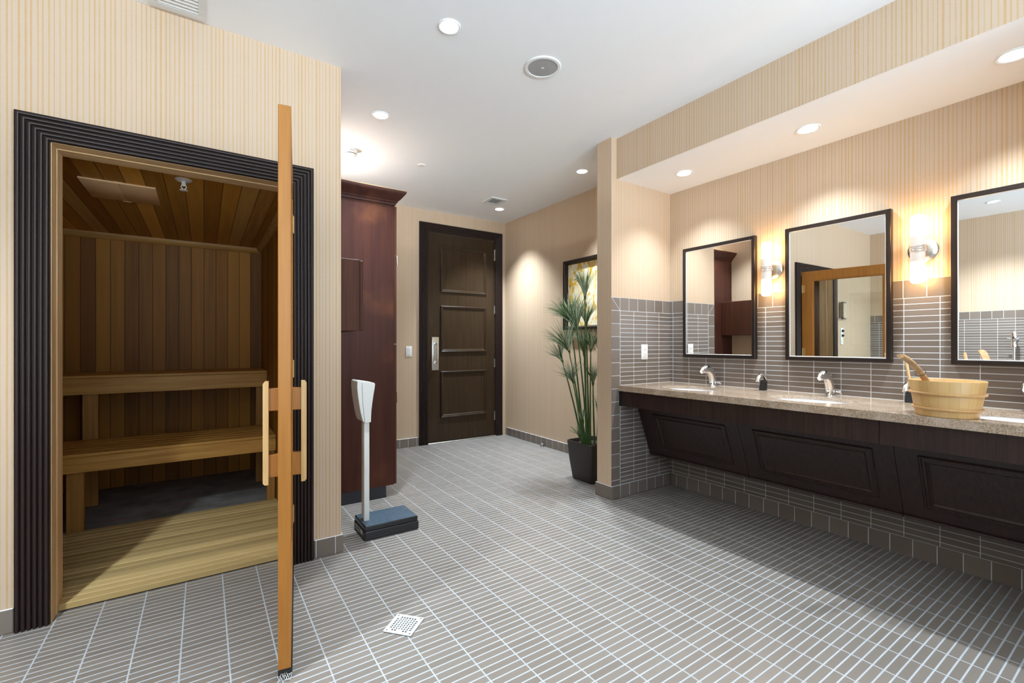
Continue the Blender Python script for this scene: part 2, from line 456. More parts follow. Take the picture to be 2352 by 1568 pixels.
box(bm, XL, WX0, YR-.12, YR, 0, ZC); box(bm, WX1, XM, YR-.12, YR, 0, ZC); box(bm, WX0, WX1, YR-.12, YR, 0, WZ0); box(bm, WX0, WX1, YR-.12, YR, WZ1, ZC)
struct('wall_rear', bm, M['wp'], 'wallpapered wall with an added wide window opening behind the viewer', 'wall')
bm = bm_new()
for x in (WX0, WX0+1.43, WX1-1.43-.05, WX1-.05): box(bm, x, x+.05, YR-.09, YR-.03, WZ0, WZ1)
box(bm, WX0+.05, WX1-.05, YR-.09, YR-.03, WZ0, WZ0+.05); box(bm, WX0+.05, WX1-.05, YR-.09, YR-.03, WZ1-.05, WZ1)
struct('added_window', bm, M['whitem'], 'white frame of the added unseen window behind the viewer', 'window')
pl_ = bpy.data.lights.new('added_window_portal', 'AREA'); pl_.shape = 'RECTANGLE'; pl_.size = WX1-WX0; pl_.size_y = WZ1-WZ0; pl_.cycles.is_portal = True
po = bpy.data.objects.new('added_window_portal', pl_); C.objects.link(po); po.location = ((WX0+WX1)/2, YR-.02, (WZ0+WZ1)/2); po.rotation_euler = (PI/2, 0, 0)
# back wall with door opening
DX0, DX1, DZ = 2.138, 3.058, 2.452
bm = bm_new()
box(bm, XN-.1, DX0, YB, YB+.14, 0, ZC); box(bm, DX1, XM+.12, YB, YB+.14, 0, ZC); box(bm, DX0, DX1, YB, YB+.14, DZ, ZC)
struct('wall_back', bm, M['wp'], 'striped wallpaper end wall holding the dark panelled door', 'wall')
# soffit over the vanity
wallbox('ceiling_soffit', SOX, XM, YE, YP, SOZ, ZC, [M['wp'], M['ceil']], 'lowered white soffit over the vanity with wallpapered face', lambda n, c: 1 if n.z < -.5 else 0)
# sauna lining
SXR, SYB, SZ, SXL = .443, 4.85, 2.04, -1.45
def slab(name, x0, x1, y0, y1, z0, z1, m, label, cat):
    bm = bm_new(); box(bm, x0, x1, y0, y1, z0, z1); struct(name, bm, m, label, cat)
slab('wall_sauna_back', SXL, SXR, SYB, SYB+.03, 0, SZ, M['s_wall'], 'back wall of vertical cedar boards inside the sauna', 'wall')
slab('wall_sauna_right', SXR, SXR+.025, Y1, SYB+.03, 0, SZ, M['s_wally'], 'right inner sauna wall of vertical cedar boards', 'wall')
slab('wall_sauna_left', SXL-.03, SXL, Y1, SYB+.03, 0, SZ, M['s_wally'], 'left inner sauna wall of vertical cedar boards', 'wall')
bm = bm_new(); Y2 = Y1+.02
box(bm, SXL, OX0-.006, Y1, Y2, 0, SZ); box(bm, OX1+.006, SXR, Y1, Y2, 0, SZ); box(bm, OX0-.006, OX1+.006, Y1, Y2, OZ+.006, SZ)
struct('wall_sauna_front', bm, M['s_wall'], 'cedar boards lining the inside of the sauna front wall', 'wall')
slab('ceiling_sauna', SXL, SXR, Y1, SYB, SZ, SZ+.03, M['s_ceil'], 'sauna ceiling of cedar boards in mixed tones', 'ceiling')
bm = bm_new(); prism(bm, [(0, 0), (.0, -.045), (.012, -.045), (.03, -.03), (.04, -.012), (.04, 0)], lambda p, t: (t, SYB-p[0], SZ+p[1]), SXL, SXR)
struct('trim_1', bm, M['cedar'], 'cedar cove strip where sauna ceiling meets back wall', 'trim')
bm = bm_new(); prism(bm, [(0, 0), (.0, -.045), (.012, -.045), (.03, -.03), (.04, -.012), (.04, 0)], lambda p, t: (SXR-p[0], t, SZ+p[1]), Y2, SYB-.04)
struct('trim_2', bm, M['cedar'], 'cedar cove strip along the right side of sauna ceiling', 'trim')

# baseboards
def base(name, pts_boxes, m, label):
    bm = bm_new()
    for b in pts_boxes: box(bm, *b, bev=.003, seg=1)
    struct(name, bm, m, label, 'baseboard')
BT = .011
base('baseboard_sauna', [(.494, .635+BT, YS-BT, YS, 0, .098), (.635, .635+BT, YS, Y1, 0, .098)], M['bx'], 'tile skirting between sauna casing and wall corner')
base('baseboard_left', [(XL+BT, -.635, YS-BT, YS, 0, .098)], M['bx'], 'tile skirting left of the sauna casing')
base('baseboard_back', [(XN, 2.032, YB-BT, YB, 0, .098)], M['bx'], 'tile skirting under the light switch')
base('baseboard_hall', [(XM-BT, XM, YP+.149, YB-.04, 0, .098)], M['by'], 'tile skirting below the hall wallpaper')
base('baseboard_partition', [(XP-BT, XP, YP-BT, YP+.149+BT, 0, .098), (XP, XM-BT, YP-BT, YP, 0, .098)], M['bx'], 'tile skirting wrapped around the partition end')
base('baseboard_vanity', [(XM-BT, XM, YE, YP-BT, 0, .098)], M['by'], 'square tile skirting under the vanity')
base('baseboard_wall_left', [(XL, XL+BT, YR, YS-BT, 0, .098)], M['by'], 'tile skirting of left wall')

# ------------------------------------------------------------------ fluted casings
def flute_profile(w, n, d, e=.006):
    pts = [(0, 0), (0, d*.75)]
    fw = w/n
    for i in range(n):
        for k in range(7):
            a = PI*k/6
            pts.append((i*fw+fw*.06+(fw*.88)*(1-math.cos(a))/2, d*.52+math.sin(a)*d*.48))
    pts += [(w, d*.75), (w, 0)]
    return pts
def casing(name, x0, x1, zt, w, n, d, yface, m, label):
    """door casing: flat side on y=yface, ridges toward -y, mitred at the head"""
    prof = flute_profile(w, n, d); bm = bm_new(); rows = []
    for t, h in prof:
        y = yface-h
        rows.append([bm.verts.new(p) for p in ((x0-t, y, 0), (x0-t, y, zt+t), (x1+t, y, zt+t), (x1+t, y, 0))])
    for i in range(len(rows)-1):
        for k in range(3): bm.faces.new((rows[i][k], rows[i][k+1], rows[i+1][k+1], rows[i+1][k]))
    for k in range(3): bm.faces.new((rows[-1][k], rows[-1][k+1], rows[0][k+1], rows[0][k]))
    bm.faces.new([r[0] for r in rows]); bm.faces.new([r[3] for r in rows][::-1])
    return struct(name, bm, m, label, 'door casing', sharp=50)
casing('trim_3', -.530, .387, 1.998, .102, 6, .026, YS, M['flute'], 'dark fluted casing around the sauna opening')
casing('trim_4', DX0, DX1-.008, DZ, .104, 6, .024, YB, M['flute'], 'dark fluted casing around the panelled end door')
# sauna jamb lining: legs and head with a rebate
def jamb():
    for nm, x0, sgn, lab in (('trim_5', OX0, 1, 'worn cedar jamb on the left of the sauna opening'), ('trim_6', OX1, -1, 'cedar hinge jamb on the right of the sauna opening')):
        bm = bm_new()
        prism(bm, [(-.003, YS-.004), (.0, YS-.004), (.0, YS+.062), (.004, YS+.066), (.004, Y2), (-.003, Y2)], lambda p, t: (x0+sgn*p[0], p[1], t), 0, OZ)
        struct(nm, bm, M['jamb'], lab, 'door jamb')
    bm = bm_new()
    prism(bm, [(OZ+.003, YS-.004), (OZ, YS-.004), (OZ, YS+.062), (OZ-.004, YS+.066), (OZ-.004, Y2), (OZ+.003, Y2)], lambda p, t: (t, p[1], p[0]), OX0, OX1)
    struct('trim_7', bm, M['jambx'], 'cedar head jamb across the top of the sauna opening', 'door jamb')
jamb()

# ------------------------------------------------------------------ camera
cam_d = bpy.data.cameras.new('camera'); cam = bpy.data.objects.new('camera', cam_d); C.objects.link(cam)
cam.location = (0, 0, 1.16); cam.rotation_euler = (PI/2, 0, -R(33.92))
cam_d.sensor_width = 36; cam_d.lens = 1052.1*36/2352; cam_d.shift_y = 5.2/2352; cam_d.clip_start = .05
bpy.context.scene.camera = cam
sc = bpy.context.scene
vs = sc.view_settings; vs.view_transform = 'Standard'; vs.look = 'None'; vs.gamma = 1; vs.use_curve_mapping = False
vs.exposure = 1.55
sc.cycles.diffuse_bounces = 8; sc.cycles.max_bounces = 14; sc.cycles.glossy_bounces = 6; sc.cycles.transmission_bounces = 10
sc.cycles.caustics_reflective = False; sc.cycles.caustics_refractive = False
sc.cycles.sample_clamp_indirect = 4.0
w = bpy.data.worlds.new('world'); sc.world = w; w.use_nodes = True
wt = w.node_tree; bgn = wt.nodes['Background']; tc = wt.nodes.new('ShaderNodeTexCoord'); sp_ = wt.nodes.new('ShaderNodeSeparateXYZ'); mr = wt.nodes.new('ShaderNodeMapRange')
wt.links.new(tc.outputs['Generated'], sp_.inputs[0]); wt.links.new(sp_.outputs['Z'], mr.inputs[0])
mr.inputs[1].default_value = -.08; mr.inputs[2].default_value = .08; mr.inputs[3].default_value = LOW_FILL; mr.inputs[4].default_value = WORLD   # brighter below the horizon, added to light the ceiling; dimmer sky above
wt.links.new(mr.outputs[0], bgn.inputs[1]); bgn.inputs[0].default_value = (.70, .86, 1, 1)

SPOTSIZE = 80.; UPL = 84.

def ring(bm, u0, u1, v0, v1, prof, fn, mi=0):
    """rectangular moulding: prof = [(inset, height)...] swept round u0..u1 x v0..v1, mitred; fn(u,v,h)->xyz"""
    rows = []
    for t, h in prof:
        rows.append([bm.verts.new(fn(*q, h)) for q in ((u0+t, v0+t), (u1-t, v0+t), (u1-t, v1-t), (u0+t, v1-t))])
    n = len(rows)
    for i in range(n):
        A, B = rows[i], rows[(i+1) % n]
        for k in range(4):
            f = bm.faces.new((A[k], A[(k+1) % 4], B[(k+1) % 4], B[k])); f.material_index = mi
    return bm

# ------------------------------------------------------------------ dark panelled door at the end
YD = 4.931
t = thing('door_1', 'dark brown three panel door at the end of the hall', 'door', (DX1-.006, YD, 0), kind='structure')
bm = bm_new(); box(bm, DX0+.006, DX1-.006, YD, YD+.044, .014, DZ-.005, bev=.002, seg=1); obj('leaf', bm, M['espresso'], t)
for z0, z1 in ((1.765, 2.312), (1.062, 1.607), (.292, .838)):
    bm = bm_new()
    ring(bm, 2.303, 2.925, z0, z1, [(0, -.002), (0, .012), (.008, .018), (.016, .011), (.024, .013), (.032, .005), (.036, -.002)], lambda u, v, h: (u, YD-h, v))
    obj('panel_moulding', bm, M['espresso'], t, sharp=25)
bm = bm_new(); box(bm, 2.196, 2.282, YD-.004, YD+.002, .852, 1.238, bev=.003)
pl = obj('push_plate', bm, M['steel'], t); pl['label'] = 'brushed steel pull plate'
bm = bm_new()
tube(bm, [(2.241, YD-.003, 1.165), (2.241, YD-.035, 1.163), (2.241, YD-.055, 1.148), (2.241, YD-.06, 1.12), (2.241, YD-.06, .98), (2.241, YD-.055, .952), (2.241, YD-.035, .938), (2.241, YD-.003, .936)], [.011, .009, .009, .008, .008, .009, .009, .011], 12)
for z in (1.165, .936): lathe(bm, [(.020, 0), (.020, .005), (.012, .009)], (2.241, YD-.004, z), 20, M4=rot_y('-y'))
for z in (1.105, .995): tube(bm, [(2.241, YD-.06, z-.006), (2.241, YD-.06, z+.006)], .0115, 12)
h_ = obj('pull_handle', bm, M['steel'], pl); h_['label'] = 'chrome pull handle'
for x, z in ((2.206, 1.226), (2.272, 1.226), (2.206, .864), (2.272, .864)):
    bm = bm_new(); lathe(bm, [(.004, 0), (.003, .0015)], (x, YD-.004, z), 10, M4=rot_y('-y')); obj('screw', bm, M['nickel'], pl)
for z0, z1 in ((2.205, 2.345), (1.535, 1.64), (.863, .972), (.196, .312)):
    bm = bm_new(); tube(bm, [(DX1-.003, YD-.008, z0), (DX1-.003, YD-.008, z1)], .008, 12)
    box(bm, DX1-.016, DX1-.001, YD-.003, YD+.001, z0, z1)
    obj('hinge', bm, M['nickel'], t)
bm = bm_new(); box(bm, DX0, DX1, YD-.03, YD+.05, 0, .011, bev=.003, seg=1)
struct('trim_8', bm, M['steel'], 'metal threshold strip under the panelled door', 'threshold')
bm = bm_new(); box(bm, DX0-.1, DX1+.1, YB+.145, YB+.16, 0, ZC)
struct('wall_beyond_door', bm, M['wp'], 'wall closing the space behind the panelled door', 'wall')

# ------------------------------------------------------------------ sauna door, standing open
HX, HY = .366, 2.628
ang = math.atan2(1.751-HY, .231-HX); DL_ = math.hypot(1.751-HY, .231-HX); TH = .0205
t = thing('door_2', 'open honey cedar sauna door with large glass pane, seen edge on', 'door', (HX, HY, 0), ang, kind='structure')
Z0, Z1 = .036, 1.985
def loc(name, boxes, m, par=t, bev=.002):
    bm = bm_new()
    for b in boxes: box(bm, *b, bev=bev, seg=1)
    return obj(name, bm, m, par, local=True)
loc('hinge_stile', [(0, .112, -TH, TH, Z0, Z1)], M['doorw'])
loc('lock_stile', [(DL_-.112, DL_, -TH, TH, Z0, Z1)], M['doorw'])
loc('top_rail', [(.112, DL_-.112, -TH, TH, Z1-.105, Z1)], M['doorw'])
loc('bottom_rail', [(.112, DL_-.112, -TH, TH, Z0, Z0+.2)], M['doorw'])
bm = bm_new()
for s in (-1, 1):
    ring(bm, .112, DL_-.112, Z0+.2, Z1-.105, [(0, 0), (0, .006), (.012, .004), (.014, 0)], lambda u, v, h, s=s: (u, s*(.010+h), v))
obj('glazing_bead', bm, M['doorw'], t, local=True)
loc('glass_pane', [(.110, DL_-.110, -.004, .004, Z0+.198, Z1-.103)], M['glass'], bev=0)
s = loc('door_sweep', [(0, DL_-.002, -TH, TH+.004, .004, Z0-.0005), (0, DL_-.003, TH, TH+.004, .004, .05)], M['black2']); s['label'] = 'black rubber door sweep'
bm = bm_new()
for a in range(3):
    p = [(DL_-.004+.008*math.sin(k*1.3+a), -TH+.045*k/7-.001, .014+.012*math.sin(k*1.9+a*2)) for k in range(8)]
    tube(bm, [(x+.008, y, z) for x, y, z in p], .0008, 5)
f = obj('loose_thread', bm, M['white'], t, local=True); f['label'] = 'white frayed threads'
for s in (-1, 1):
    bm = bm_new(); xb = DL_-.085
    prism(bm, [(TH+.032, .660), (TH+.044, .660), (TH+.050, .667), (TH+.050, 1.018), (TH+.044, 1.026), (TH+.032, 1.026)], lambda p, q, s=s: (q, s*p[0], p[1]), xb-.018, xb+.018)
    h_ = obj('handle', bm, M['handlew'], t, local=True)
    for z0, z1 in ((.685, .765), (.921, 1.001)):
        bm = bm_new(); box(bm, xb-.013, xb+.013, s*(TH-.001), s*(TH+.033), z0, z1, bev=.0015, seg=1); obj('handle_post', bm, M['doorw'], h_, local=True)  # darker door wood on the posts imitates their weaker light
for z in (1.78, 1.03, .275):
    bm = bm_new(); tube(bm, [(.003, TH+.002, z-.045), (.003, TH+.002, z+.045)], .0035, 10); box(bm, .004, .034, TH-.001, TH+.0015, z-.045, z+.045)
    h_ = obj('hinge', bm, M['brass'], t, local=True); h_['label'] = 'brass butt hinge'

# ------------------------------------------------------------------ sauna furniture
def bench(name, label, y0, y1, zt, zb, legs, nsl):
    t = thing(name, label, 'bench', (-.5, y0, 0), group='sauna benches')
    wd = (y1-y0)/nsl
    bm = bm_new()
    for i in range(nsl): box(bm, SXL+.004, SXR-.003, y0+i*wd, y0+(i+1)*wd-.010, zt-.02, zt, bev=.003, seg=1)
    obj('seat', bm, M['bench'], t)
    bm = bm_new(); box(bm, SXL+.004, SXR-.003, y0+.002, y0+.03, zb, zt-.0215, bev=.002, seg=1); obj('front_rail', bm, M['bench'], t)
    bm = bm_new(); box(bm, SXL+.004, SXR-.003, y1-.04, y1-.012, zb+.02, zt-.021); obj('back_rail', bm, M['bench'], t)
    for x0, x1 in legs:
        bm = bm_new(); box(bm, x0, x1, y0+.018+.014, y0+.075, .005, zt-.0215, bev=.002, seg=1); obj('leg', bm, M['cedarz'], t)
    return t
bench('sauna_bench', 'lower cedar sauna bench standing above the duckboard', 3.77, 4.325, .490, .376, ((-.692, -.612), (.385, .438)), 6)
bench('sauna_bench', 'upper cedar sauna bench against the back wall boards', 4.34, 4.84, .936, .802, ((-.712, -.628), (.36, .438)), 5)
t = thing('duckboard', 'slatted wooden duckboard on the sauna floor at the doorway', 'duckboard', (0, 3.2, 0))
bm = bm_new(); y = 2.7467-.014; k = 0
while y < 3.72:
    x0, x1 = (OX0+.003, OX1-.003) if y < Y2+.004 else (SXL+.02, SXR-.004)
    box(bm, x0, x1, y, y+.0495, .005 if k == 0 else .014, .034, bev=.002, seg=1); y += .056; k += 1
obj('slats', bm, M['duck'], t)
for x in (-.4, 0, .3):
    bm = bm_new(); box(bm, x-.02, x+.02, 2.775, 3.74, .0045, .0142); obj('bearer', bm, M['cedar'], t)
t = thing('sauna_light', 'unlit cream rectangular light panel on the sauna ceiling', 'ceiling light', (-.388, 3.45, SZ))
for x0, x1 in ((-.552, -.3885), (-.3881, -.225)):
    bm = bm_new(); box(bm, x0, x1, 3.258, 3.642, SZ-.011, SZ-.001, bev=.003, seg=2); obj('diffuser', bm, M['offw'], t)
for y in (3.258, 3.642):
    bm = bm_new(); box(bm, -.41, -.368, y-.003, y+.003, SZ-.0125, SZ-.001, bev=.0015, seg=1); obj('clip', bm, M['offw'], t)
t = thing('sprinkler', 'white fire sprinkler hanging from the sauna ceiling boards', 'sprinkler', (-.09, 3.02, SZ))
bm = bm_new(); lathe(bm, [(.040, 0), (.040, -.003), (.030, -.010), (.016, -.010)], (-.09, 3.02, SZ), 28); obj('escutcheon', bm, M['white'], t)
bm = bm_new(); lathe(bm, [(.010, -.008), (.010, -.03), (.006, -.032), (.006, -.036)], (-.09, 3.02, SZ), 16)
for s in (-1, 1): tube(bm, [(-.09+s*.009, 3.02, SZ-.030), (-.09+s*.012, 3.02, SZ-.042), (-.09, 3.02, SZ-.056)], .002, 8)
lathe(bm, [(.002, -.056), (.018, -.056), (.019, -.058), (.002, -.059)], (-.09, 3.02, SZ), 18); obj('head', bm, M['white'], t)

# ------------------------------------------------------------------ tall cabinet + wall cabinet
CY0, CY1, CXF = 3.402, 4.12, 1.203
t = thing('tall_cabinet', 'tall dark mahogany cupboard with crown moulding beyond the sauna wall', 'cabinet', (.9, 3.76, 0))
bm = bm_new(); box(bm, XN+.001, CXF, CY0, CY1, .088, 2.225, bev=.0015, seg=1); obj('body', bm, M['mahog'], t)
bm = bm_new(); box(bm, XN+.001, 1.142, CY0+.001, CY1-.001, 0, .0885); k_ = obj('toe_kick', bm, M['toe'], t); k_['label'] = 'black recessed toe kick'
prof = [(0, 2.212), (.010, 2.214), (.012, 2.228), (.020, 2.232), (.024, 2.242), (.040, 2.256), (.058, 2.280), (.066, 2.288), (.072, 2.300), (.074, 2.312)]
bm = bm_new(); rows = []
for tt, z in prof: rows.append([bm.verts.new(p) for p in ((XN+.001, CY0-tt, z), (CXF+tt, CY0-tt, z), (CXF+tt, CY1+tt, z), (XN+.001, CY1+tt, z))])
for i in range(len(rows)-1):
    for k in range(3): bm.faces.new((rows[i][k], rows[i][k+1], rows[i+1][k+1], rows[i+1][k]))
obj('crown', bm, M['mahog'], t, sharp=25)
bm = bm_new(); box(bm, XN+.001, CXF+.0735, CY0-.0735, CY1+.0735, 2.3095, 2.316); k_ = obj('top_board', bm, M['rawwood'], t); k_['label'] = 'raw light wood top edge'
for z0, z1, hz, lz in ((1.160, 2.208, (1.763, 1.848), 1.682), (.092, 1.155, (.696, .787), .615)):
    bm = bm_new(); box(bm, CXF+.001, CXF+.021, CY0+.002, CY1-.002, z0, z1, bev=.002, seg=1); d = obj('door', bm, M['mahog2'], t)
    bm = bm_new(); x = CXF+.021; y = CY0+.075
    tube(bm, [(x, y, hz[0]), (x+.024, y, hz[0]), (x+.030, y, hz[0]+.007), (x+.030, y, hz[1]-.007), (x+.024, y, hz[1]), (x, y, hz[1])], .004, 8); h_ = obj('handle', bm, M['nickel'], d); h_['label'] = 'nickel bar handle'
    bm = bm_new(); lathe(bm, [(.009, -.002), (.009, .012), (.006, .014)], (x, y, lz), 16, M4=rot_y('x')); obj('lock', bm, M['nickel'], d)
t = thing('wall_cabinet', 'small dark wall cupboard hung against side of the tall cupboard', 'cabinet', (.68, 3.1, 1.238))
bm = bm_new(); box(bm, XN+.001, .782, 2.815, CY0-.002, 1.238, 1.668, bev=.0015, seg=1); obj('body', bm, M['mahog2'], t)
bm = bm_new(); box(bm, .7835, .803, 2.817, CY0-.003, 1.240, 1.664, bev=.0025, seg=1); obj('door', bm, M['mahog2'], t)

# ------------------------------------------------------------------ weighing scale
t = thing('weighing_scale', 'white column weighing scale on a black platform in front of cupboard', 'scale', (.95, 2.83, 0))
bm = bm_new(); box(bm, .783, 1.117, 2.708, 2.945, .004, .052, bev=.003, seg=1); pb = obj('platform_base', bm, M['black'], t)
for x in (.81, 1.09):
    for y in (2.735, 2.92):
        bm = bm_new(); lathe(bm, [(.013, 0), (.013, .005)], (x, y, 0), 16); obj('foot', bm, M['black2'], pb)
bm = bm_new(); box(bm, .786, 1.112, 2.711, 2.942, .0545, .083, bev=.004); pt = obj('platform_top', bm, M['black'], t)
bm = bm_new(); box(bm, .790, 1.108, 2.715, 2.938, .0825, .0855, bev=.001, seg=1); o = obj('platform_mat', bm, M['mattop'], pt); o['label'] = 'blue grey textured mat'
bm = bm_new(); box(bm, .7825, .7835, 2.76, 2.80, .02, .045); o = obj('rating_sticker', bm, M['paper'], pb); o['label'] = 'small worn grey sticker'
bm = bm_new(); box(bm, .804, .836, 2.798, 2.856, .084, .700, bev=.003); obj('column', bm, M['scalew'], t)
def headpart(name, out, y0, y1, bev, m):
    b = bm_new(); prism(b, out, lambda p, q: (p[0], q, p[1]), y0, y1)
    bmesh.ops.recalc_face_normals(b, faces=b.faces[:])
    bmesh.ops.bevel(b, geom=b.edges[:], offset=bev, segments=3, affect='EDGES', clamp_overlap=True)
    return obj(name, b, m, t)
headpart('display_head', [(.803, .686), (.838, .686), (.8385, .72), (.841, .76), (.846, .80), (.853, .85), (.860, .89), (.8635, .916), (.858, .923), (.791, .936), (.785, .932), (.7855, .90), (.788, .84), (.792, .78), (.797, .73)], 2.773, 2.915, .0018, M['scalew'])
headpart('head_back_shell', [(.8018, .6868), (.7955, .73), (.7905, .78), (.7865, .84), (.784, .90), (.7836, .937), (.766, .941), (.758, .935), (.757, .90), (.7605, .86), (.767, .81), (.776, .755), (.785, .715), (.792, .694)], 2.776, 2.912, .0018, M['scalew'])
bm = bm_new(); prism(bm, [(.8645, .905), (.8663, .905), (.8605, .842), (.8585, .842)], lambda p, q: (p[0], q, p[1]), 2.80, 2.888); o = obj('display', bm, M['black'], t); o['label'] = 'dark readout window'

# ------------------------------------------------------------------ floor drain
a = math.atan2(1.811-1.904, .769-.686)
t = thing('floor_drain', 'square perforated metal drain cover set diagonally in floor tiles', 'drain', (.684, 1.8145, .001), a)
H = .0615
bm = bm_new(); box(bm, -H, H, -H, H, 0, .0012); obj('dark_drain_plate', bm, M['dark'], t, local=True)  # black plate stands in for the shade below the cover
bm = bm_new()
for s0, s1 in ((-H, -.0475), (.0475, H)):
    box(bm, s0, s1, -H, H, .0012, .004); box(bm, -.0475, .0475, s0, s1, .0012, .0039)
p_ = .095/8
for k in range(1, 8):
    c_ = -.0475+k*p_; box(bm, c_-.0021, c_+.0021, -.0475, .0475, .0012, .0038); box(bm, -.0475, .0475, c_-.0021, c_+.0021, .0012, .0037)
for sx in (-1, 1):
    for sy in (-1, 1): box(bm, sx*(.0475-p_), sx*.0475, sy*(.0475-p_), sy*.0475, .0012, .00395)
box(bm, -.0475+2*p_+p_, -.0475+5*p_, -.0475, -.0475+p_, .0012, .00385)
obj('drain_cover', bm, M['drainw'], t, local=True)
for sx in (-1, 1):
    for sy in (-1, 1):
        bm = bm_new(); lathe(bm, [(.0045, .0039), (.0038, .005), (.001, .0046)], (sx*.051, sy*.051, 0), 14); obj('screw', bm, M['steel'], t, local=True)

# ------------------------------------------------------------------ ceiling fittings
def downlight(x, y, z, r, lens, label, group, power=None, cone=None, soft=.04):
    t = thing('downlight', label, 'ceiling light', (x, y, z), group=group)
    bm = bm_new(); lathe(bm, [(r, -.0002), (r, -.003), (r-.004, -.006), (r*.80, -.004), (r*.79, -.001)], (x, y, z), 40, cap0=False, cap1=False); obj('trim_ring', bm, M['whitem'], t)
    bm = bm_new(); lathe(bm, [(r*.79, -.0012), (r*.79, -.0022)], (x, y, z), 32); o = obj('lens', bm, lens, t)
    ld = bpy.data.lights.new('downlight_beam', 'SPOT'); ld.energy = power if power else SPOT; ld.color = LCOL; ld.spot_size = R(cone if cone else SPOTSIZE); ld.spot_blend = 1.; ld.shadow_soft_size = soft
    lo = bpy.data.objects.new('downlight_beam', ld); C.objects.link(lo); lo.parent = t; lo.location = (0, 0, -.009)
    return t
G1, G2 = 'recessed downlights in the main ceiling', 'recessed downlights in the soffit over the vanity'
downlight(.988, 2.014, ZC, .055, M['lens'], 'large bright downlight nearest the top of the photo, left of the round speaker', G1)
downlight(.988, 3.054, ZC, .058, M['lens'], 'downlight between the smoke detector and the brightest downlight', G1, 85, 90.)
downlight(2.801, 3.044, ZC, .058, M['lens'], 'downlight close to the partition, above the potted plant', G1, 110, 92.)
downlight(2.804, 4.429, ZC, .058, M['lens'], 'downlight beside the small square vent above the panelled door', G1, 135, 92.)
t = thing('added_uplight', 'unseen uplight strip added on top of the tall cupboard', 'lamp', (.66, 3.86, 2.316))  # unseen strip, read off the ceiling glow and added to brighten the ceiling
bm = bm_new(); box(bm, .62, .70, 3.74, 4.12, 2.3165, 2.335, bev=.003); obj('housing', bm, M['whitem'], t)
bm = bm_new(); tube(bm, [(.66, 3.76, 2.347), (.66, 4.10, 2.347)], .012, 14); obj('lit_tube', bm, emit('uplight_tube', (.97, .99, 1.), UPL), t)
for x, y, l in ((.988, .97, 'added unseen downlight overhead in front of the sauna door'), (.988, -.3, 'added unseen downlight over the viewer in the middle of the room'), (-1.0, 1.25, 'downlight reflected at the top of the third mirror'),
                (-1.0, -.3, 'added unseen downlight behind the viewer near left wall'), (.988, -1.5, 'added unseen downlight near the rear wall'), (-1.0, -1.5, 'added unseen downlight in the rear left corner')):
    downlight(x, y, ZC, .058, M['lens'], l, G1, *((210, 120.) if (x, y) == (-1.0, 1.25) else ()))  # unseen downlights added to brighten the room; only the reflected one is known
downlight(2.888, 2.06, SOZ, .060, M['lens_s'], 'soffit downlight nearest the partition', G2, SSPOT*.75, 102., .018)
downlight(2.886, 1.237, SOZ, .062, M['lens_s'], 'middle soffit downlight above the second mirror', G2, SSPOT, 102., .018)
downlight(2.880, .425, SOZ, .062, M['lens_s'], 'soffit downlight at the right edge above the third mirror', G2, SSPOT, 102., .018)
t = thing('ceiling_speaker', 'round flush grey mesh loudspeaker in the white ceiling', 'speaker', (1.565, 2.022, ZC))
bm = bm_new(); lathe(bm, [(.102, -.0002), (.102, -.004), (.098, -.007), (.084, -.007), (.082, -.003)], (1.565, 2.022, ZC), 56, cap0=False, cap1=False); obj('bezel', bm, M['whitem'], t)
bm = bm_new(); lathe(bm, [(.0825, -.0005), (.0825, -.0042), (.06, -.0052), (.02, -.0056)], (1.565, 2.022, ZC), 48); o = obj('grille', bm, M['grille'], t)
bm = bm_new(); box(bm, 1.557, 1.573, 2.016, 2.028, ZC-.0066, ZC-.0054, bev=.0005, seg=1); o = obj('badge', bm, M['white'], t); o['label'] = 'tiny white badge at grille centre'
bm = bm_new(); box(bm, 1.561, 1.569, 2.0195, 2.0245, ZC-.0069, ZC-.0064); obj('badge_mark', bm, M['grille'], o)
t = thing('smoke_detector', 'cream dome smoke detector on the ceiling beside the sauna wall corner', 'smoke detector', (.965, 3.746, ZC))
bm = bm_new(); lathe(bm, [(.056, -.0002), (.057, -.012), (.054, -.026), (.050, -.030)], (.965, 3.746, ZC), 40); b_ = obj('base', bm, M['white'], t)
bm = bm_new(); lathe(bm, [(.042, -.029), (.042, -.036)], (.965, 3.746, ZC), 36); obj('intake_slot', bm, M['dark'], t)
bm = bm_new(); lathe(bm, [(.047, -.035), (.046, -.040), (.030, -.052), (.012, -.054)], (.965, 3.746, ZC), 36); obj('cap', bm, M['white'], t)
for dx, w_ in ((-.018, .002), (-.004, .003), (.004, .002), (.014, .004)):
    bm = bm_new(); y_ = 3.746-math.sqrt(.0555**2-dx*dx); box(bm, .965+dx-w_, .965+dx+w_, y_-.0012, y_+.004, ZC-.017, ZC-.012); obj('marking', bm, M['dark'], b_)
bm = bm_new(); lathe(bm, [(.034, -.0002), (.034, -.005), (.030, -.008)], (1.556, 3.713, ZC), 32)
tag(obj('sprinkler_cover', bm, M['whitem']), 'plain small white disc on the ceiling between detector and vent', 'sprinkler cover')
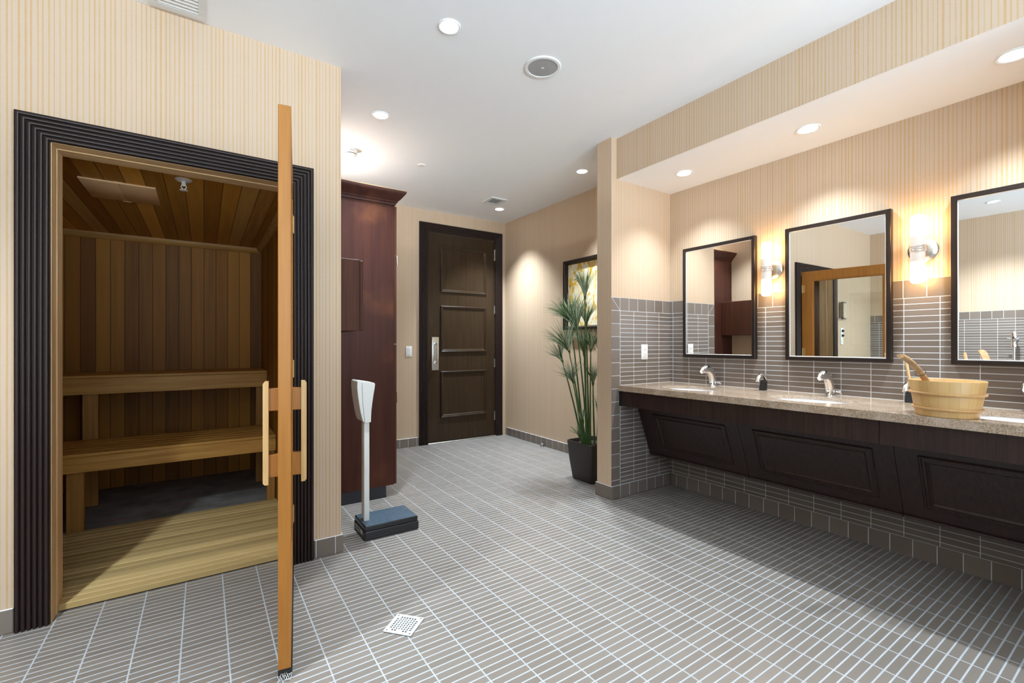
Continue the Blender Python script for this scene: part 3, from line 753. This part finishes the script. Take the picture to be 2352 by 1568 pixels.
def vent(name, label, x0, x1, y0, y1, bx, along, n, mf, deep):
    t = thing(name, label, 'vent', ((x0+x1)/2, (y0+y1)/2, ZC), group='ceiling air vents')
    bm = bm_new()
    for b in ((x0, x1, y0, y0+bx), (x0, x1, y1-bx, y1), (x0, x0+bx, y0+bx, y1-bx), (x1-bx, x1, y0+bx, y1-bx)): box(bm, *b, ZC-.010, ZC-.0005, bev=.001, seg=1)
    obj('frame', bm, mf, t)
    bm = bm_new(); box(bm, x0+bx, x1-bx, y0+bx, y1-bx, ZC-.0012, ZC-.0004); obj('dark_duct_sheet', bm, M['dark'], t)  # black sheet stands in for the shade inside the duct
    for k in range(n):
        bm = bm_new()
        if along == 'x':
            y = y0+bx+(k+.5)*(y1-y0-2*bx)/n; prism(bm, [(-.006, -.001), (-.0045, -.001), (.007, -.009), (.0055, -.009)], lambda p, q: (q, y+p[0], ZC+p[1]-.0005), x0+bx, x1-bx)
        else:
            x = x0+bx+(k+.5)*(x1-x0-2*bx)/n; prism(bm, [(-.005, -.001), (-.0035, -.001), (.005, -.008), (.0035, -.008)], lambda p, q: (x+p[0], q, ZC+p[1]-.0005), y0+bx, y1-bx)
        obj('louvre', bm, deep, t)
    bm = bm_new(); lathe(bm, [(.004, -.0105), (.003, -.0118)], ((x1-bx/2), (y0+y1)/2+.06, ZC), 12); obj('screw', bm, mf, t)
    return t
vent('ceiling_vent', 'white louvred air vent above the sauna wall at the photo top edge', -.203, .012, 2.36, 2.625, .033, 'x', 8, M['vgrey'], M['white'])
vent('ceiling_vent', 'small square ceiling vent with dark louvres near the panelled door', 2.50, 2.69, 4.09, 4.30, .035, 'y', 6, M['vgrey'], M['grille'])

# ------------------------------------------------------------------ switch, outlet, stop
t = thing('light_switch', 'white wall dimmer plate between tall cupboard and panelled door', 'switch', (1.91, YB, 1.075))
bm = bm_new(); box(bm, 1.876, 1.946, YB-.007, YB, 1.015, 1.133, bev=.002); f = obj('face_plate', bm, M['white'], t)
bm = bm_new(); box(bm, 1.893, 1.929, YB-.010, YB-.0065, 1.034, 1.114, bev=.001, seg=1); r_ = obj('rocker_panel', bm, M['white'], t)
for k in range(5):
    bm = bm_new(); box(bm, 1.899, 1.923, YB-.0112, YB-.0095, 1.042+k*.0145, 1.050+k*.0145, bev=.0005, seg=1); obj('button', bm, M['vgrey'], r_)
for z in (1.022, 1.126):
    bm = bm_new(); lathe(bm, [(.003, 0), (.0025, .001)], (1.911, YB-.007, z), 10, M4=rot_y('-y')); obj('screw', bm, M['nickel'], f)
t = thing('wall_outlet', 'white duplex power outlet on the tiled partition above the counter', 'outlet', (2.881, YP, 1.096))
bm = bm_new(); box(bm, 2.844, 2.918, YP-.007, YP, 1.037, 1.155, bev=.002); f = obj('face_plate', bm, M['white'], t)
bm = bm_new(); box(bm, 2.864, 2.898, YP-.010, YP-.0065, 1.060, 1.132, bev=.001, seg=1); r_ = obj('receptacle', bm, M['white'], t)
for z in (1.075, 1.114):
    bm = bm_new()
    for dx in (-.006, .006): box(bm, 2.881+dx-.001, 2.881+dx+.001, YP-.0104, YP-.0095, z-.004, z+.005)
    lathe(bm, [(.0022, 0), (.0022, .0008)], (2.881, YP-.0098, z-.009), 10, M4=rot_y('-y')); obj('socket_slots', bm, M['dark'], r_)
bm = bm_new(); lathe(bm, [(.003, 0), (.0025, .001)], (2.881, YP-.007, 1.147), 10, M4=rot_y('-y')); obj('screw', bm, M['nickel'], f)
t = thing('door_stop', 'small round metal door stop at the hall skirting', 'door stop', (3.165, 4.10, 0))
bm = bm_new(); lathe(bm, [(.020, 0), (.020, .004), (.015, .012), (.012, .026)], (3.165, 4.10, 0), 22); obj('base', bm, M['nickel'], t)
bm = bm_new(); lathe(bm, [(.014, .024), (.015, .030), (.011, .036)], (3.165, 4.10, 0), 18); o = obj('bumper', bm, M['grille'], t); o['label'] = 'grey rubber bumper'

# ------------------------------------------------------------------ vanity
ZT, ZB, CX = .846, .806, 2.588
ZS = ZT-.020
SINKS = (1.985, 1.213, .418); SX_, SA, SB = 2.866, .172, .217
def countertop():
    bm = bm_new()
    ys = [YP-.0005]
    for s in SINKS: ys += [s+.30, s-.30]
    ys.append(YE+.0005)
    x0, x1 = CX, XM-.0005
    def quad(*p): bm.faces.new([bm.verts.new(q) for q in p])
    for i in range(len(ys)-1):
        a, b = ys[i], ys[i+1]
        if i % 2 == 0:
            for z in (ZT, ZS): quad((x0, a, z), (x1, a, z), (x1, b, z), (x0, b, z))
        else:
            cy = (a+b)/2
            angs = sorted([2*PI*k/64+.0123 for k in range(64)]+[math.atan2(yy-cy, xx-SX_) % (2*PI) for xx in (x0, x1) for yy in (a, b)])
            E, Q = [], []
            for g in angs:
                c, s_ = math.cos(g), math.sin(g)
                k = 1/math.sqrt((c/SA)**2+(s_/SB)**2); E.append((SX_+c*k, cy+s_*k))
                m = min([v for v in ((x1-SX_)/c if c > 1e-9 else 9, (x0-SX_)/c if c < -1e-9 else 9, (a-cy)/s_ if s_ > 1e-9 else 9, (b-cy)/s_ if s_ < -1e-9 else 9) if v > 0])
                Q.append((SX_+c*m, cy+s_*m))
            n = len(angs)
            for z in (ZT, ZS):
                for k in range(n):
                    j = (k+1) % n; quad((*E[k], z), (*E[j], z), (*Q[j], z), (*Q[k], z))
            for k in range(n):
                j = (k+1) % n; quad((*E[k], ZT), (*E[j], ZT), (*E[j], ZS), (*E[k], ZS))
    e, f = ys[0], ys[-1]
    quad((x0, e, ZT), (x0, f, ZT), (x0, f, ZB), (x0, e, ZB)); quad((x1, e, ZT), (x1, f, ZT), (x1, f, ZS), (x1, e, ZS))
    quad((x0, e, ZT), (x1, e, ZT), (x1, e, ZS), (x0, e, ZS)); quad((x0, f, ZT), (x1, f, ZT), (x1, f, ZS), (x0, f, ZS))
    box(bm, x0+.0004, x0+.03, f, e, ZB, ZS-.0004)
    bmesh.ops.remove_doubles(bm, verts=bm.verts[:], dist=1e-5)
    bm.normal_update()
    for f in bm.faces:
        z = f.calc_center_median().z
        if abs(f.normal.z) > .9 and ((z > ZT-.001) != (f.normal.z > 0)): f.normal_flip()
        elif abs(f.normal.x) > .9 and f.calc_center_median().x < CX+.01 and f.normal.x > 0: f.normal_flip()
    return tag(obj('countertop', bm, M['granite'], flat=True), 'long brown speckled granite countertop with three sink cutouts', 'countertop')
countertop()
SL = ('nearest the partition, under the first mirror', 'under the middle mirror', 'at the right beside the wooden bucket')
for i, s in enumerate(SINKS):
    t = thing('sink', 'white oval undermount basin '+SL[i], 'sink', (SX_, s, ZS-.15), group='undermount basins')
    bm = bm_new()
    prof = [(1.07, 0), (1.02, -.0005), (1.0, -.012), (.96, -.06), (.86, -.105), (.66, -.135), (.30, -.146), (.12, -.148)]
    rings = []
    for k_, z in prof+[(.12, -.156), (.32, -.154), (.70, -.143), (.91, -.110), (1.01, -.06), (1.05, -.012), (1.07, -.008)]:
        rings.append([bm.verts.new((SX_+SA*k_*math.cos(2*PI*q/56), s+SB*k_*math.sin(2*PI*q/56), ZS-.0006+z)) for q in range(56)])
    n = len(rings)
    for a in range(n):
        for q in range(56): bm.faces.new((rings[a][q], rings[a][(q+1) % 56], rings[(a+1) % n][(q+1) % 56], rings[(a+1) % n][q]))
    obj('basin', bm, M['porc'], t)
    bm = bm_new(); lathe(bm, [(.026, -.1545), (.026, -.144), (.022, -.142), (.016, -.1445)], (SX_, s, ZS), 28); o = obj('drain', bm, M['chrome'], t); o['label'] = 'chrome drain fitting'
for i, s in enumerate((1.995, 1.226, .412)):
    t = thing('faucet', 'chrome curved sensor faucet behind the basin '+SL[i], 'faucet', (3.142, s, ZT), group='sensor faucets')
    bm = bm_new()
    tube(bm, [(3.146, s, ZT+.002), (3.146, s, .87), (3.142, s, .90), (3.130, s, .93), (3.108, s, .957), (3.075, s, .972), (3.040, s, .972), (3.010, s, .962), (2.998, s, .955)], [.026, .0235, .0235, .0235, .0235, .022, .019, .015, .009], 20, flat=(1.45, (0, 1, 0)))
    bd = obj('body', bm, M['chrome'], t)
    bm = bm_new(); lathe(bm, [(.036, 0), (.036, .003), (.033, .0045)], (3.146, s, ZT), 30); obj('base_ring', bm, M['chrome'], t)
    for z, x in ((.884, 3.1095), (.868, 3.1110)):
        bm = bm_new(); lathe(bm, [(.0035, 0), (.003, .0018)], (x, s-.004, z), 12, M4=rot_y('-x')); o = obj('sensor_eye', bm, M['black'], bd)
    bm = bm_new(); lathe(bm, [(.007, 0), (.007, .018), (.011, .019), (.011, .028), (.008, .030)], (3.160, s-.026, .872), 16, M4=rot_y('-y')); obj('mixing_lever', bm, M['chrome'], t)
    bm = bm_new(); lathe(bm, [(.0085, -.001), (.0085, .007), (.006, .008)], (3.012, s, .950), 14, M4=rot_y('-z')); obj('aerator', bm, M['nickel'], bd)
for s, lab in ((1.622, 'black and chrome soap dispenser between first and second faucets'), (.846, 'black and chrome soap dispenser half hidden behind the wooden bucket')):
    t = thing('soap_dispenser', lab, 'soap dispenser', (3.145, s, ZT), group='soap dispensers')
    bm = bm_new(); b = bmesh.new()
    prism(b, [(3.112, ZT), (3.158, ZT), (3.158, .908), (3.148, .918), (3.132, .908)], lambda p, q: (p[0], q, p[1]), s-.018, s+.018)
    bmesh.ops.recalc_face_normals(b, faces=b.faces[:]); bmesh.ops.bevel(b, geom=b.edges[:], offset=.003, segments=2, affect='EDGES'); merge(bm, b)
    obj('body', bm, M['black'], t)
    bm = bm_new(); tube(bm, [(3.170, s, ZT), (3.170, s, .885), (3.165, s, .915), (3.150, s, .940), (3.126, s, .951), (3.098, s, .947), (3.076, s, .930), (3.066, s, .908)], [.013, .013, .013, .0135, .0135, .014, .014, .0145], 14, flat=(.85, (0, 1, 0)))
    o = obj('spout', bm, M['chrome'], t); o['label'] = 'chrome hooked spout'
# panelled fronts hung below the counter
yj = (YP-.012, 1.609, .818, YE+.003)
SLP0, SLP1 = Vector((2.783, 0, .690)), Vector((2.945, 0, .287)); sd = (SLP1-SLP0); sl_len = sd.length; sd.normalize(); sn = Vector((-abs(sd.z), 0, -sd.x)).normalized()
for i in range(3):
    a, b = yj[i]-.0012, yj[i+1]+.0012
    lab = ('dark wood vanity front nearest the partition', 'middle dark wood vanity front with slanted raised panel', 'dark wood vanity front at the right below the bucket')[i]
    t = thing('vanity_cabinet', lab, 'vanity front', (2.75, (a+b)/2, .55), group='slanted vanity fronts')
    bm = bm_new(); box(bm, 2.612, 2.631, b, a, .692, ZB-.001, bev=.0012, seg=1); obj('apron', bm, M['espv'], t)
    bm = bm_new(); box(bm, 2.632, 2.800, b+.001, a-.001, .692, .705); obj('underside_board', bm, M['espv'], t)
    bm = bm_new()
    P3 = lambda u, v, h: tuple(SLP0+sd*v+sn*h+Vector((0, u, 0)))
    prism(bm, [(b, 0), (a, 0), (a, sl_len), (b, sl_len)], lambda p, q: P3(p[0], p[1], q), -.02, 0); pn = obj('access_panel', bm, M['espv'], t)
    bm = bm_new(); ring(bm, b+.088, a-(.125 if i == 0 else .088), .062, sl_len-.075, [(0, -.001), (0, .004), (.005, .009), (.010, .009), (.013, .003), (.022, .003), (.030, .007), (.040, -.001)], P3)
    obj('raised_moulding', bm, M['espv'], pn, sharp=20)
    bm = bm_new(); box(bm, 2.931, XM-.002, b+.001, a-.001, .2855, .298); obj('bottom_board', bm, M['espv'], t)
bm = bm_new(); box(bm, CX+.012, CX+.023, YP-.0115, YP-.001, .692, ZB-.001); box(bm, CX+.023, CX+.17, YP-.0115, YP-.001, .692, ZB-.001)
tag(obj('vanity_end_filler', bm, M['toe']), 'narrow black filler strip between vanity front and partition tiles', 'filler strip')

# ------------------------------------------------------------------ framed mirrors
def mirror(y0, y1, label):
    zc = 1.483; hh = .428; hw = (y1-y0)/2
    t = thing('mirror', label, 'mirror', (XM-.0035, (y0+y1)/2, zc-hh), group='framed mirrors over the vanity')
    t.rotation_euler = (0, -R(MT), 0)
    bm = bm_new(); ring(bm, -hw, hw, 0, 2*hh, [(0, 0), (0, .032), (.002, .034), (.021, .034), (.024, .031), (.024, .019), (.024, 0)], lambda u, v, h: (-h, u, v)); obj('frame', bm, M['frame'], t, local=True)
    bm = bm_new(); box(bm, -.024, -.004, -hw+.022, hw-.022, .022, 2*hh-.022); o = obj('glass', bm, M['mirror'], t, local=True)
    bm = bm_new(); ring(bm, -hw+.0235, hw-.0235, .0235, 2*hh-.0235, [(0, .0235), (0, .0262), (.003, .0245), (.0045, .0236)], lambda u, v, h: (-h, u, v)); o = obj('bevel_strip', bm, M['whitem'], t, local=True)
    return t
MT = .35
mirror(1.695, 2.269, 'dark framed mirror nearest the partition, reflecting the tall cupboard')
mirror(.937, 1.495, 'middle dark framed mirror between two wall sconces, reflecting the sauna door')
mirror(.117, .691, 'dark framed mirror at the right edge, above the wooden bucket')

# ------------------------------------------------------------------ sconces
def sconce(y, label):
    zc = 1.660; xt = 3.112
    t = thing('wall_sconce', label, 'wall lamp', (XM, y, zc), group='frosted tube wall sconces')
    bm = bm_new(); lathe(bm, [(.064, .0005), (.064, .010), (.060, .014), (.03, .022), (.012, .024)], (XM, y, zc), 40, M4=rot_y('-x')); bp = obj('backplate', bm, M['nickel'], t)
    bm = bm_new(); tube(bm, [(XM-.02, y, zc), (xt+.032, y, zc)], .009, 14); obj('arm', bm, M['nickel'], bp)
    bm = bm_new(); lathe(bm, [(.010, -.180), (.020, -.178), (.028, -.171), (.031, -.160), (.031, .160), (.028, .171), (.020, .178), (.010, .180)], (0, 0, 0), 32)
    o = obj('frosted_tube', bm, M['tube'], t, local=True); o.location = (xt-XM, 0, -.003); o['label'] = 'frosted glass tube glowing at both ends'
    for k, dz in enumerate((-.011, 0, .011)):
        bm = bm_new(); n = 40
        tube(bm, [(xt+.034*math.cos(2*PI*q/n), y+.034*math.sin(2*PI*q/n), zc+dz+.0022*math.sin(6*PI*q/n+k)) for q in range(n)], .0017, 8, closed=True)
        for s in (-1, 1): tube(bm, [(xt+.034*math.cos(s*.7), y+.034*math.sin(s*.7), zc+dz), (XM-.016, y+s*.012, zc+dz*.8)], .0016, 8)
        obj('wire_band', bm, M['chrome'], t)
    bm = bm_new(); tube(bm, [(XM-.021, y-.010, zc+.012), (XM-.012, y-.034, zc+.046)], .002, 8); obj('wire_brace', bm, M['chrome'], bp)
    return t
sconce(1.588, 'lit tube sconce between first and second mirrors')
sconce(.808, 'lit tube sconce between second and third mirrors, above the bucket')

# ------------------------------------------------------------------ bucket and ladle
BX, BY = 2.700, .603
t = thing('sauna_bucket', 'round pale wooden sauna bucket standing on the granite counter', 'bucket', (BX, BY, ZT))
bm = bm_new()
prof = [(.1035, .001), (.1275, .152), (.1265, .1545), (.1205, .1545), (.1190, .152), (.098, .018), (.02, .016)]
lathe(bm, prof, (BX, BY, ZT), 64); o = obj('staves', bm, M['bucket'], t)
for z in (.034, .099):
    r = .1035+(.1275-.1035)*z/.152+.0035; n = 56
    bm = bm_new(); tube(bm, [(BX+r*math.cos(2*PI*q/n), BY+r*math.sin(2*PI*q/n), ZT+z+.002*math.sin(2*PI*q/n)) for q in range(n)], .0058, 10, closed=True); obj('hoop', bm, M['hoop'], t)
def handle_stave(dx, dy):
    d = Vector((dx, dy, 0)).normalized(); b0 = Vector((BX, BY, ZT))
    bm = bm_new()
    tube(bm, [b0+d*.1215+Vector((0, 0, .120)), b0+d*.1245+Vector((0, 0, .152)), b0+d*.131+Vector((0, 0, .20)), b0+d*.137+Vector((0, 0, .244)), b0+d*.139+Vector((0, 0, .258))], [.0055, .0055, .0055, .0055, .0035], 14, flat=(3., d))
    obj('handle_stave', bm, M['bwood'], t)
handle_stave(-.12, 1.)
t = thing('ladle', 'curved wooden ladle with leather loop resting in the bucket', 'ladle', (2.66, .65, ZT+.02))
hp = [Vector(p) for p in ((2.742, .588, .888), (2.682, .622, .945), (2.622, .653, 1.000), (2.580, .666, 1.044), (2.548, .681, 1.075), (2.520, .694, 1.097), (2.497, .705, 1.108))]
bm = bm_new(); tube(bm, hp, [.0085, .0085, .0085, .0088, .0095, .0100, .0096], 14, flat=(1.9, (.4, -.3, 1))); obj('handle', bm, M['ladle'], t)
bm = bm_new(); lathe(bm, [(.022, .866), (.036, .873), (.040, .895), (.038, .895), (.034, .876), (.010, .870)], (2.748, .580, .0), 28); obj('bowl', bm, M['ladle'], t)
c0 = Vector((2.590, .6625, 1.033)); n = 28; ax = (hp[3]-hp[2]).normalized(); u1 = ax.orthogonal().normalized(); u2 = ax.cross(u1)
bm = bm_new(); tube(bm, [c0+(u1*math.cos(2*PI*q/n)+u2*math.sin(2*PI*q/n))*.0185 for q in range(n)], .0013, 8, closed=True)
tube(bm, [c0+u1*.0165, c0+u1*.021+Vector((-.008, .006, -.004)), c0+u1*.019+Vector((-.016, .012, -.001))], .0012, 6); o = obj('cord_loop', bm, M['cord'], t); o['label'] = 'dark leather cord loop'

# ------------------------------------------------------------------ picture in the hall
t = thing('framed_picture', 'yellow and white abstract picture in a deep dark frame behind the plant', 'picture', (XM, 3.41, 1.67))
AY0, AY1, AZ0, AZ1 = 3.04, 3.722, 1.305, 2.026
bm = bm_new(); ring(bm, AY0, AY1, AZ0, AZ1, [(0, 0), (0, .052), (.004, .055), (.024, .055), (.028, .050), (.040, .014), (.050, .0)], lambda u, v, h: (XM-.0005-h, u, v)); obj('frame', bm, M['frame'], t, sharp=20)
bm = bm_new(); box(bm, XM-.013, XM-.004, AY0+.036, AY1-.036, AZ0+.036, AZ1-.036); o = obj('canvas', bm, M['art'], t)

# ------------------------------------------------------------------ potted papyrus
PX, PY = 2.765, 2.885
t = thing('potted_plant', 'tall papyrus plant in a dark square tapered pot behind the partition', 'plant', (PX, PY, 0))
def rsq(hx, rad, n=6):
    pts = []
    for k, (sx, sy) in enumerate(((1, 1), (-1, 1), (-1, -1), (1, -1))):
        for q in range(n+1):
            a = PI/2*k+PI/2*q/n; pts.append((sx*(hx-rad)+rad*math.cos(a), sy*(hx-rad)+rad*math.sin(a)))
    return pts
bm = bm_new(); rings = []
for hx, z, rd in ((.112, 0, .02), (.122, .01, .024), (.143, .16, .030), (.158, .305, .036), (.160, .325, .038), (.156, .330, .036), (.148, .330, .030), (.145, .325, .028), (.140, .29, .026), (.05, .28, .02)):
    rings.append([bm.verts.new((PX+x, PY+y, z)) for x, y in rsq(hx, rd)])
for i in range(len(rings)-1):
    m = len(rings[0])
    for k in range(m): bm.faces.new((rings[i][k], rings[i][(k+1) % m], rings[i+1][(k+1) % m], rings[i+1][k]))
bm.faces.new(rings[0][::-1]); bm.faces.new(rings[-1]); obj('pot', bm, M['pot'], t)
bm = bm_new(); b = bmesh.new(); bmesh.ops.create_grid(b, x_segments=22, y_segments=22, size=.138)
for v in b.verts: v.co += Vector((PX, PY, .292+random.uniform(-.006, .012)))
merge(bm, b); o = obj('soil', bm, M['soil'], t, sharp=10); o['label'] = 'bark mulch'
# pixel of the photograph -> point on the plane y = Y
YAW = R(33.92); FW = Vector((math.sin(YAW), math.cos(YAW), 0)); RT = Vector((math.cos(YAW), -math.sin(YAW), 0))
def atY(u, v, Y):
    d = FW+RT*((u-1176)/1052.1)+Vector((0, 0, 1))*((789.2-v)/1052.1); return Vector((0, 0, 1.16))+d*(Y/d.y)
def atZ(u, v, z):
    d = FW+RT*((u-1176)/1052.1)+Vector((0, 0, 1))*((789.2-v)/1052.1); return Vector((0, 0, 1.16))+d*((z-1.16)/d.z)
# (stem foot u, tuft base u, v, depth y, tuft length, spread, blades, lean)
STEMS = [(1347, 1343.6, 682, 2.86, .245, .42, 80, (0, 0)), (1350, 1325, 757, 2.92, .30, .62, 120, (-.22, .05)), (1343, 1312, 742, 2.98, .27, .85, 100, (-.55, .1)),
         (1342, 1307, 806, 2.88, .27, .75, 100, (-.45, 0)), (1334, 1291, 828, 2.94, .19, .6, 60, (-.4, 0)), (1336, 1316, 876, 2.82, .19, .75, 60, (-.35, 0)),
         (1350, 1341.6, 814, 2.95, .24, .40, 90, (0, 0)), (1353, 1346.6, 746, 2.90, .22, .55, 70, (.1, 0)), (1356, 1357, 803, 2.83, .17, .6, 80, (.25, 0)),
         (1366, 1362, 881, 2.90, .19, .50, 60, (.05, 0)), (1346, 1339, 968, 2.84, .13, .35, 34, (-.15, 0)), (1335, 1330, 1000, 2.9, .11, .7, 18, (-.1, 0)),
         (1372, 1374, 950, 2.88, .16, .5, 40, (.1, 0)), (1374, 1384, 830, 2.95, .2, .6, 60, (.3, 0)), (1380, 1392, 900, 2.9, .18, .6, 50, (.3, .1))]
for fu, u, v, Y, L, spread, nb, lean in STEMS:
    nb = int(nb*1.7); spread *= 1.12
    tip = atY(u, v, Y); foot = atZ(fu, 1024, .295)
    foot.x = min(max(foot.x, PX-.10), PX+.11); foot.y = min(max(foot.y, PY-.10), PY+.10)
    mid = foot.lerp(tip, .5)+Vector((random.uniform(-.008, .008), random.uniform(-.01, .01), .0)); mid.x = foot.x+(tip.x-foot.x)*.36
    bm = bm_new(); q = [foot.lerp(mid, k/4)*(1-k/4)+mid.lerp(tip, k/4)*(k/4) for k in range(5)]
    rr = .0085 if v < 900 else .006
    tube(bm, q, [rr, rr*.92, rr*.8, rr*.65, rr*.5], 8); st = obj('stem', bm, M['stem'], t)
    bm = bm_new(); ax = ((q[4]-q[3]).normalized()+Vector((lean[0], lean[1], 0))*.5).normalized(); a1 = ax.orthogonal().normalized(); a2 = ax.cross(a1)
    for k in range(nb):
        th = random.uniform(0, 2*PI); sp = spread*math.sqrt(random.uniform(.02, 1)); ln = L*random.uniform(.65, 1.08)
        out = a1*math.cos(th)+a2*math.sin(th); d0 = (ax+out*sp*.7).normalized(); d1 = (ax+out*sp*1.25).normalized()
        p0 = tip-ax*.004+out*.003; p1 = p0+d0*ln*.45; p2 = p1+d1*ln*.35+Vector((0, 0, -.010*sp)); p3 = p2+(d1+Vector((0, 0, -.35*sp))).normalized()*ln*.25
        tube(bm, [p0, p1, p2, p3], [.0016, .0013, .0010, .0004], 3, cap=False, mi=0 if random.random() < .66 else 1)
    for k in range(5):
        th = 2*PI*k/5; out = a1*math.cos(th)+a2*math.sin(th)
        tube(bm, [tip-ax*.022, tip-ax*.004+out*.006, tip+ax*.03+out*.013], [.004, .0045, .001], 5)
    obj('leaf_tuft', bm, [M['leafd'], M['leafhi']], st)

# ------------------------------------------------------------------ things the mirrors show on the far side of the room
t = thing('sauna_control', 'white sauna control plate with two black knobs left of the sauna casing', 'control panel', (-.80, YS, 1.21))
bm = bm_new(); box(bm, -.845, -.765, YS-.008, YS, 1.10, 1.325, bev=.002); obj('face_plate', bm, M['white'], t)
for z in (1.285, 1.222):
    bm = bm_new(); lathe(bm, [(.017, 0), (.017, .010), (.012, .022), (.010, .024)], (-.805, YS-.008, z), 22, M4=rot_y('-y')); o = obj('knob', bm, M['black'], t)
bm = bm_new(); lathe(bm, [(.008, 0), (.007, .005)], (-.805, YS-.008, 1.170), 14, M4=rot_y('-y')); o = obj('indicator_lamp', bm, M['orange'], t); o['label'] = 'small orange indicator'
t = thing('notice_holder', 'clear acrylic notice holder with grey sheet above the sauna control', 'notice', (-.80, YS, 1.55))
bm = bm_new(); box(bm, -.895, -.715, YS-.012, YS-.010, 1.46, 1.66); obj('sheet', bm, M['paper'], t)
bm = bm_new(); box(bm, -.91, -.70, YS-.020, YS-.014, 1.44, 1.68, bev=.001, seg=1); obj('acrylic_panel', bm, M['acrylic'], t)
for x in (-.90, -.71):
    for z in (1.45, 1.67):
        bm = bm_new(); lathe(bm, [(.007, 0), (.007, .026), (.005, .028)], (x, YS-.0005, z), 14, M4=rot_y('-y')); obj('standoff', bm, M['chrome'], t)
UY = 1.20
t = thing('urinal', 'white wall urinal on the tiled left wall', 'urinal', (XL, UY, .55))
bm = bm_new(); rings = []
for z, d, hw in ((.34, .10, .10), (.38, .22, .14), (.43, .31, .165), (.49, .33, .175), (.54, .30, .175), (.60, .22, .17), (.68, .16, .165), (.74, .13, .15), (.765, .10, .12)):
    rings.append([bm.verts.new((XL+.002+d*max(0, math.sin(PI*k/16))**.7, UY+hw*math.cos(PI*k/16), z)) for k in range(17)])
for i in range(len(rings)-1):
    for k in range(16): bm.faces.new((rings[i][k], rings[i][k+1], rings[i+1][k+1], rings[i+1][k]))
    bm.faces.new((rings[i][16], rings[i][0], rings[i+1][0], rings[i+1][16]))
bm.faces.new(rings[0][::-1]); bm.faces.new(rings[-1]); obj('bowl', bm, M['porc'], t)
t = thing('flush_valve', 'chrome flush valve on the tiled left wall, reflected in the third mirror', 'flush valve', (XL, UY, 1.15))
bm = bm_new(); lathe(bm, [(.012, -.36), (.012, -.075), (.024, -.07), (.026, -.04), (.020, -.02), (.020, 0), (.027, .02), (.028, .10), (.022, .118), (.008, .122)], (XL+.10, UY, 1.13), 24); obj('body', bm, M['chrome'], t)
bm = bm_new(); tube(bm, [(XL+.001, UY, 1.16), (XL+.08, UY, 1.16)], .014, 16); lathe(bm, [(.032, 0), (.030, .006)], (XL+.001, UY, 1.16), 24, M4=rot_y('x')); obj('supply_pipe', bm, M['chrome'], t)
bm = bm_new(); lathe(bm, [(.020, 0), (.020, .008)], (XL+.10, UY, .768), 20); tube(bm, [(XL+.10, UY+.02, 1.16), (XL+.10, UY+.055, 1.165)], .006, 10); obj('spud_and_lever', bm, M['chrome'], t)
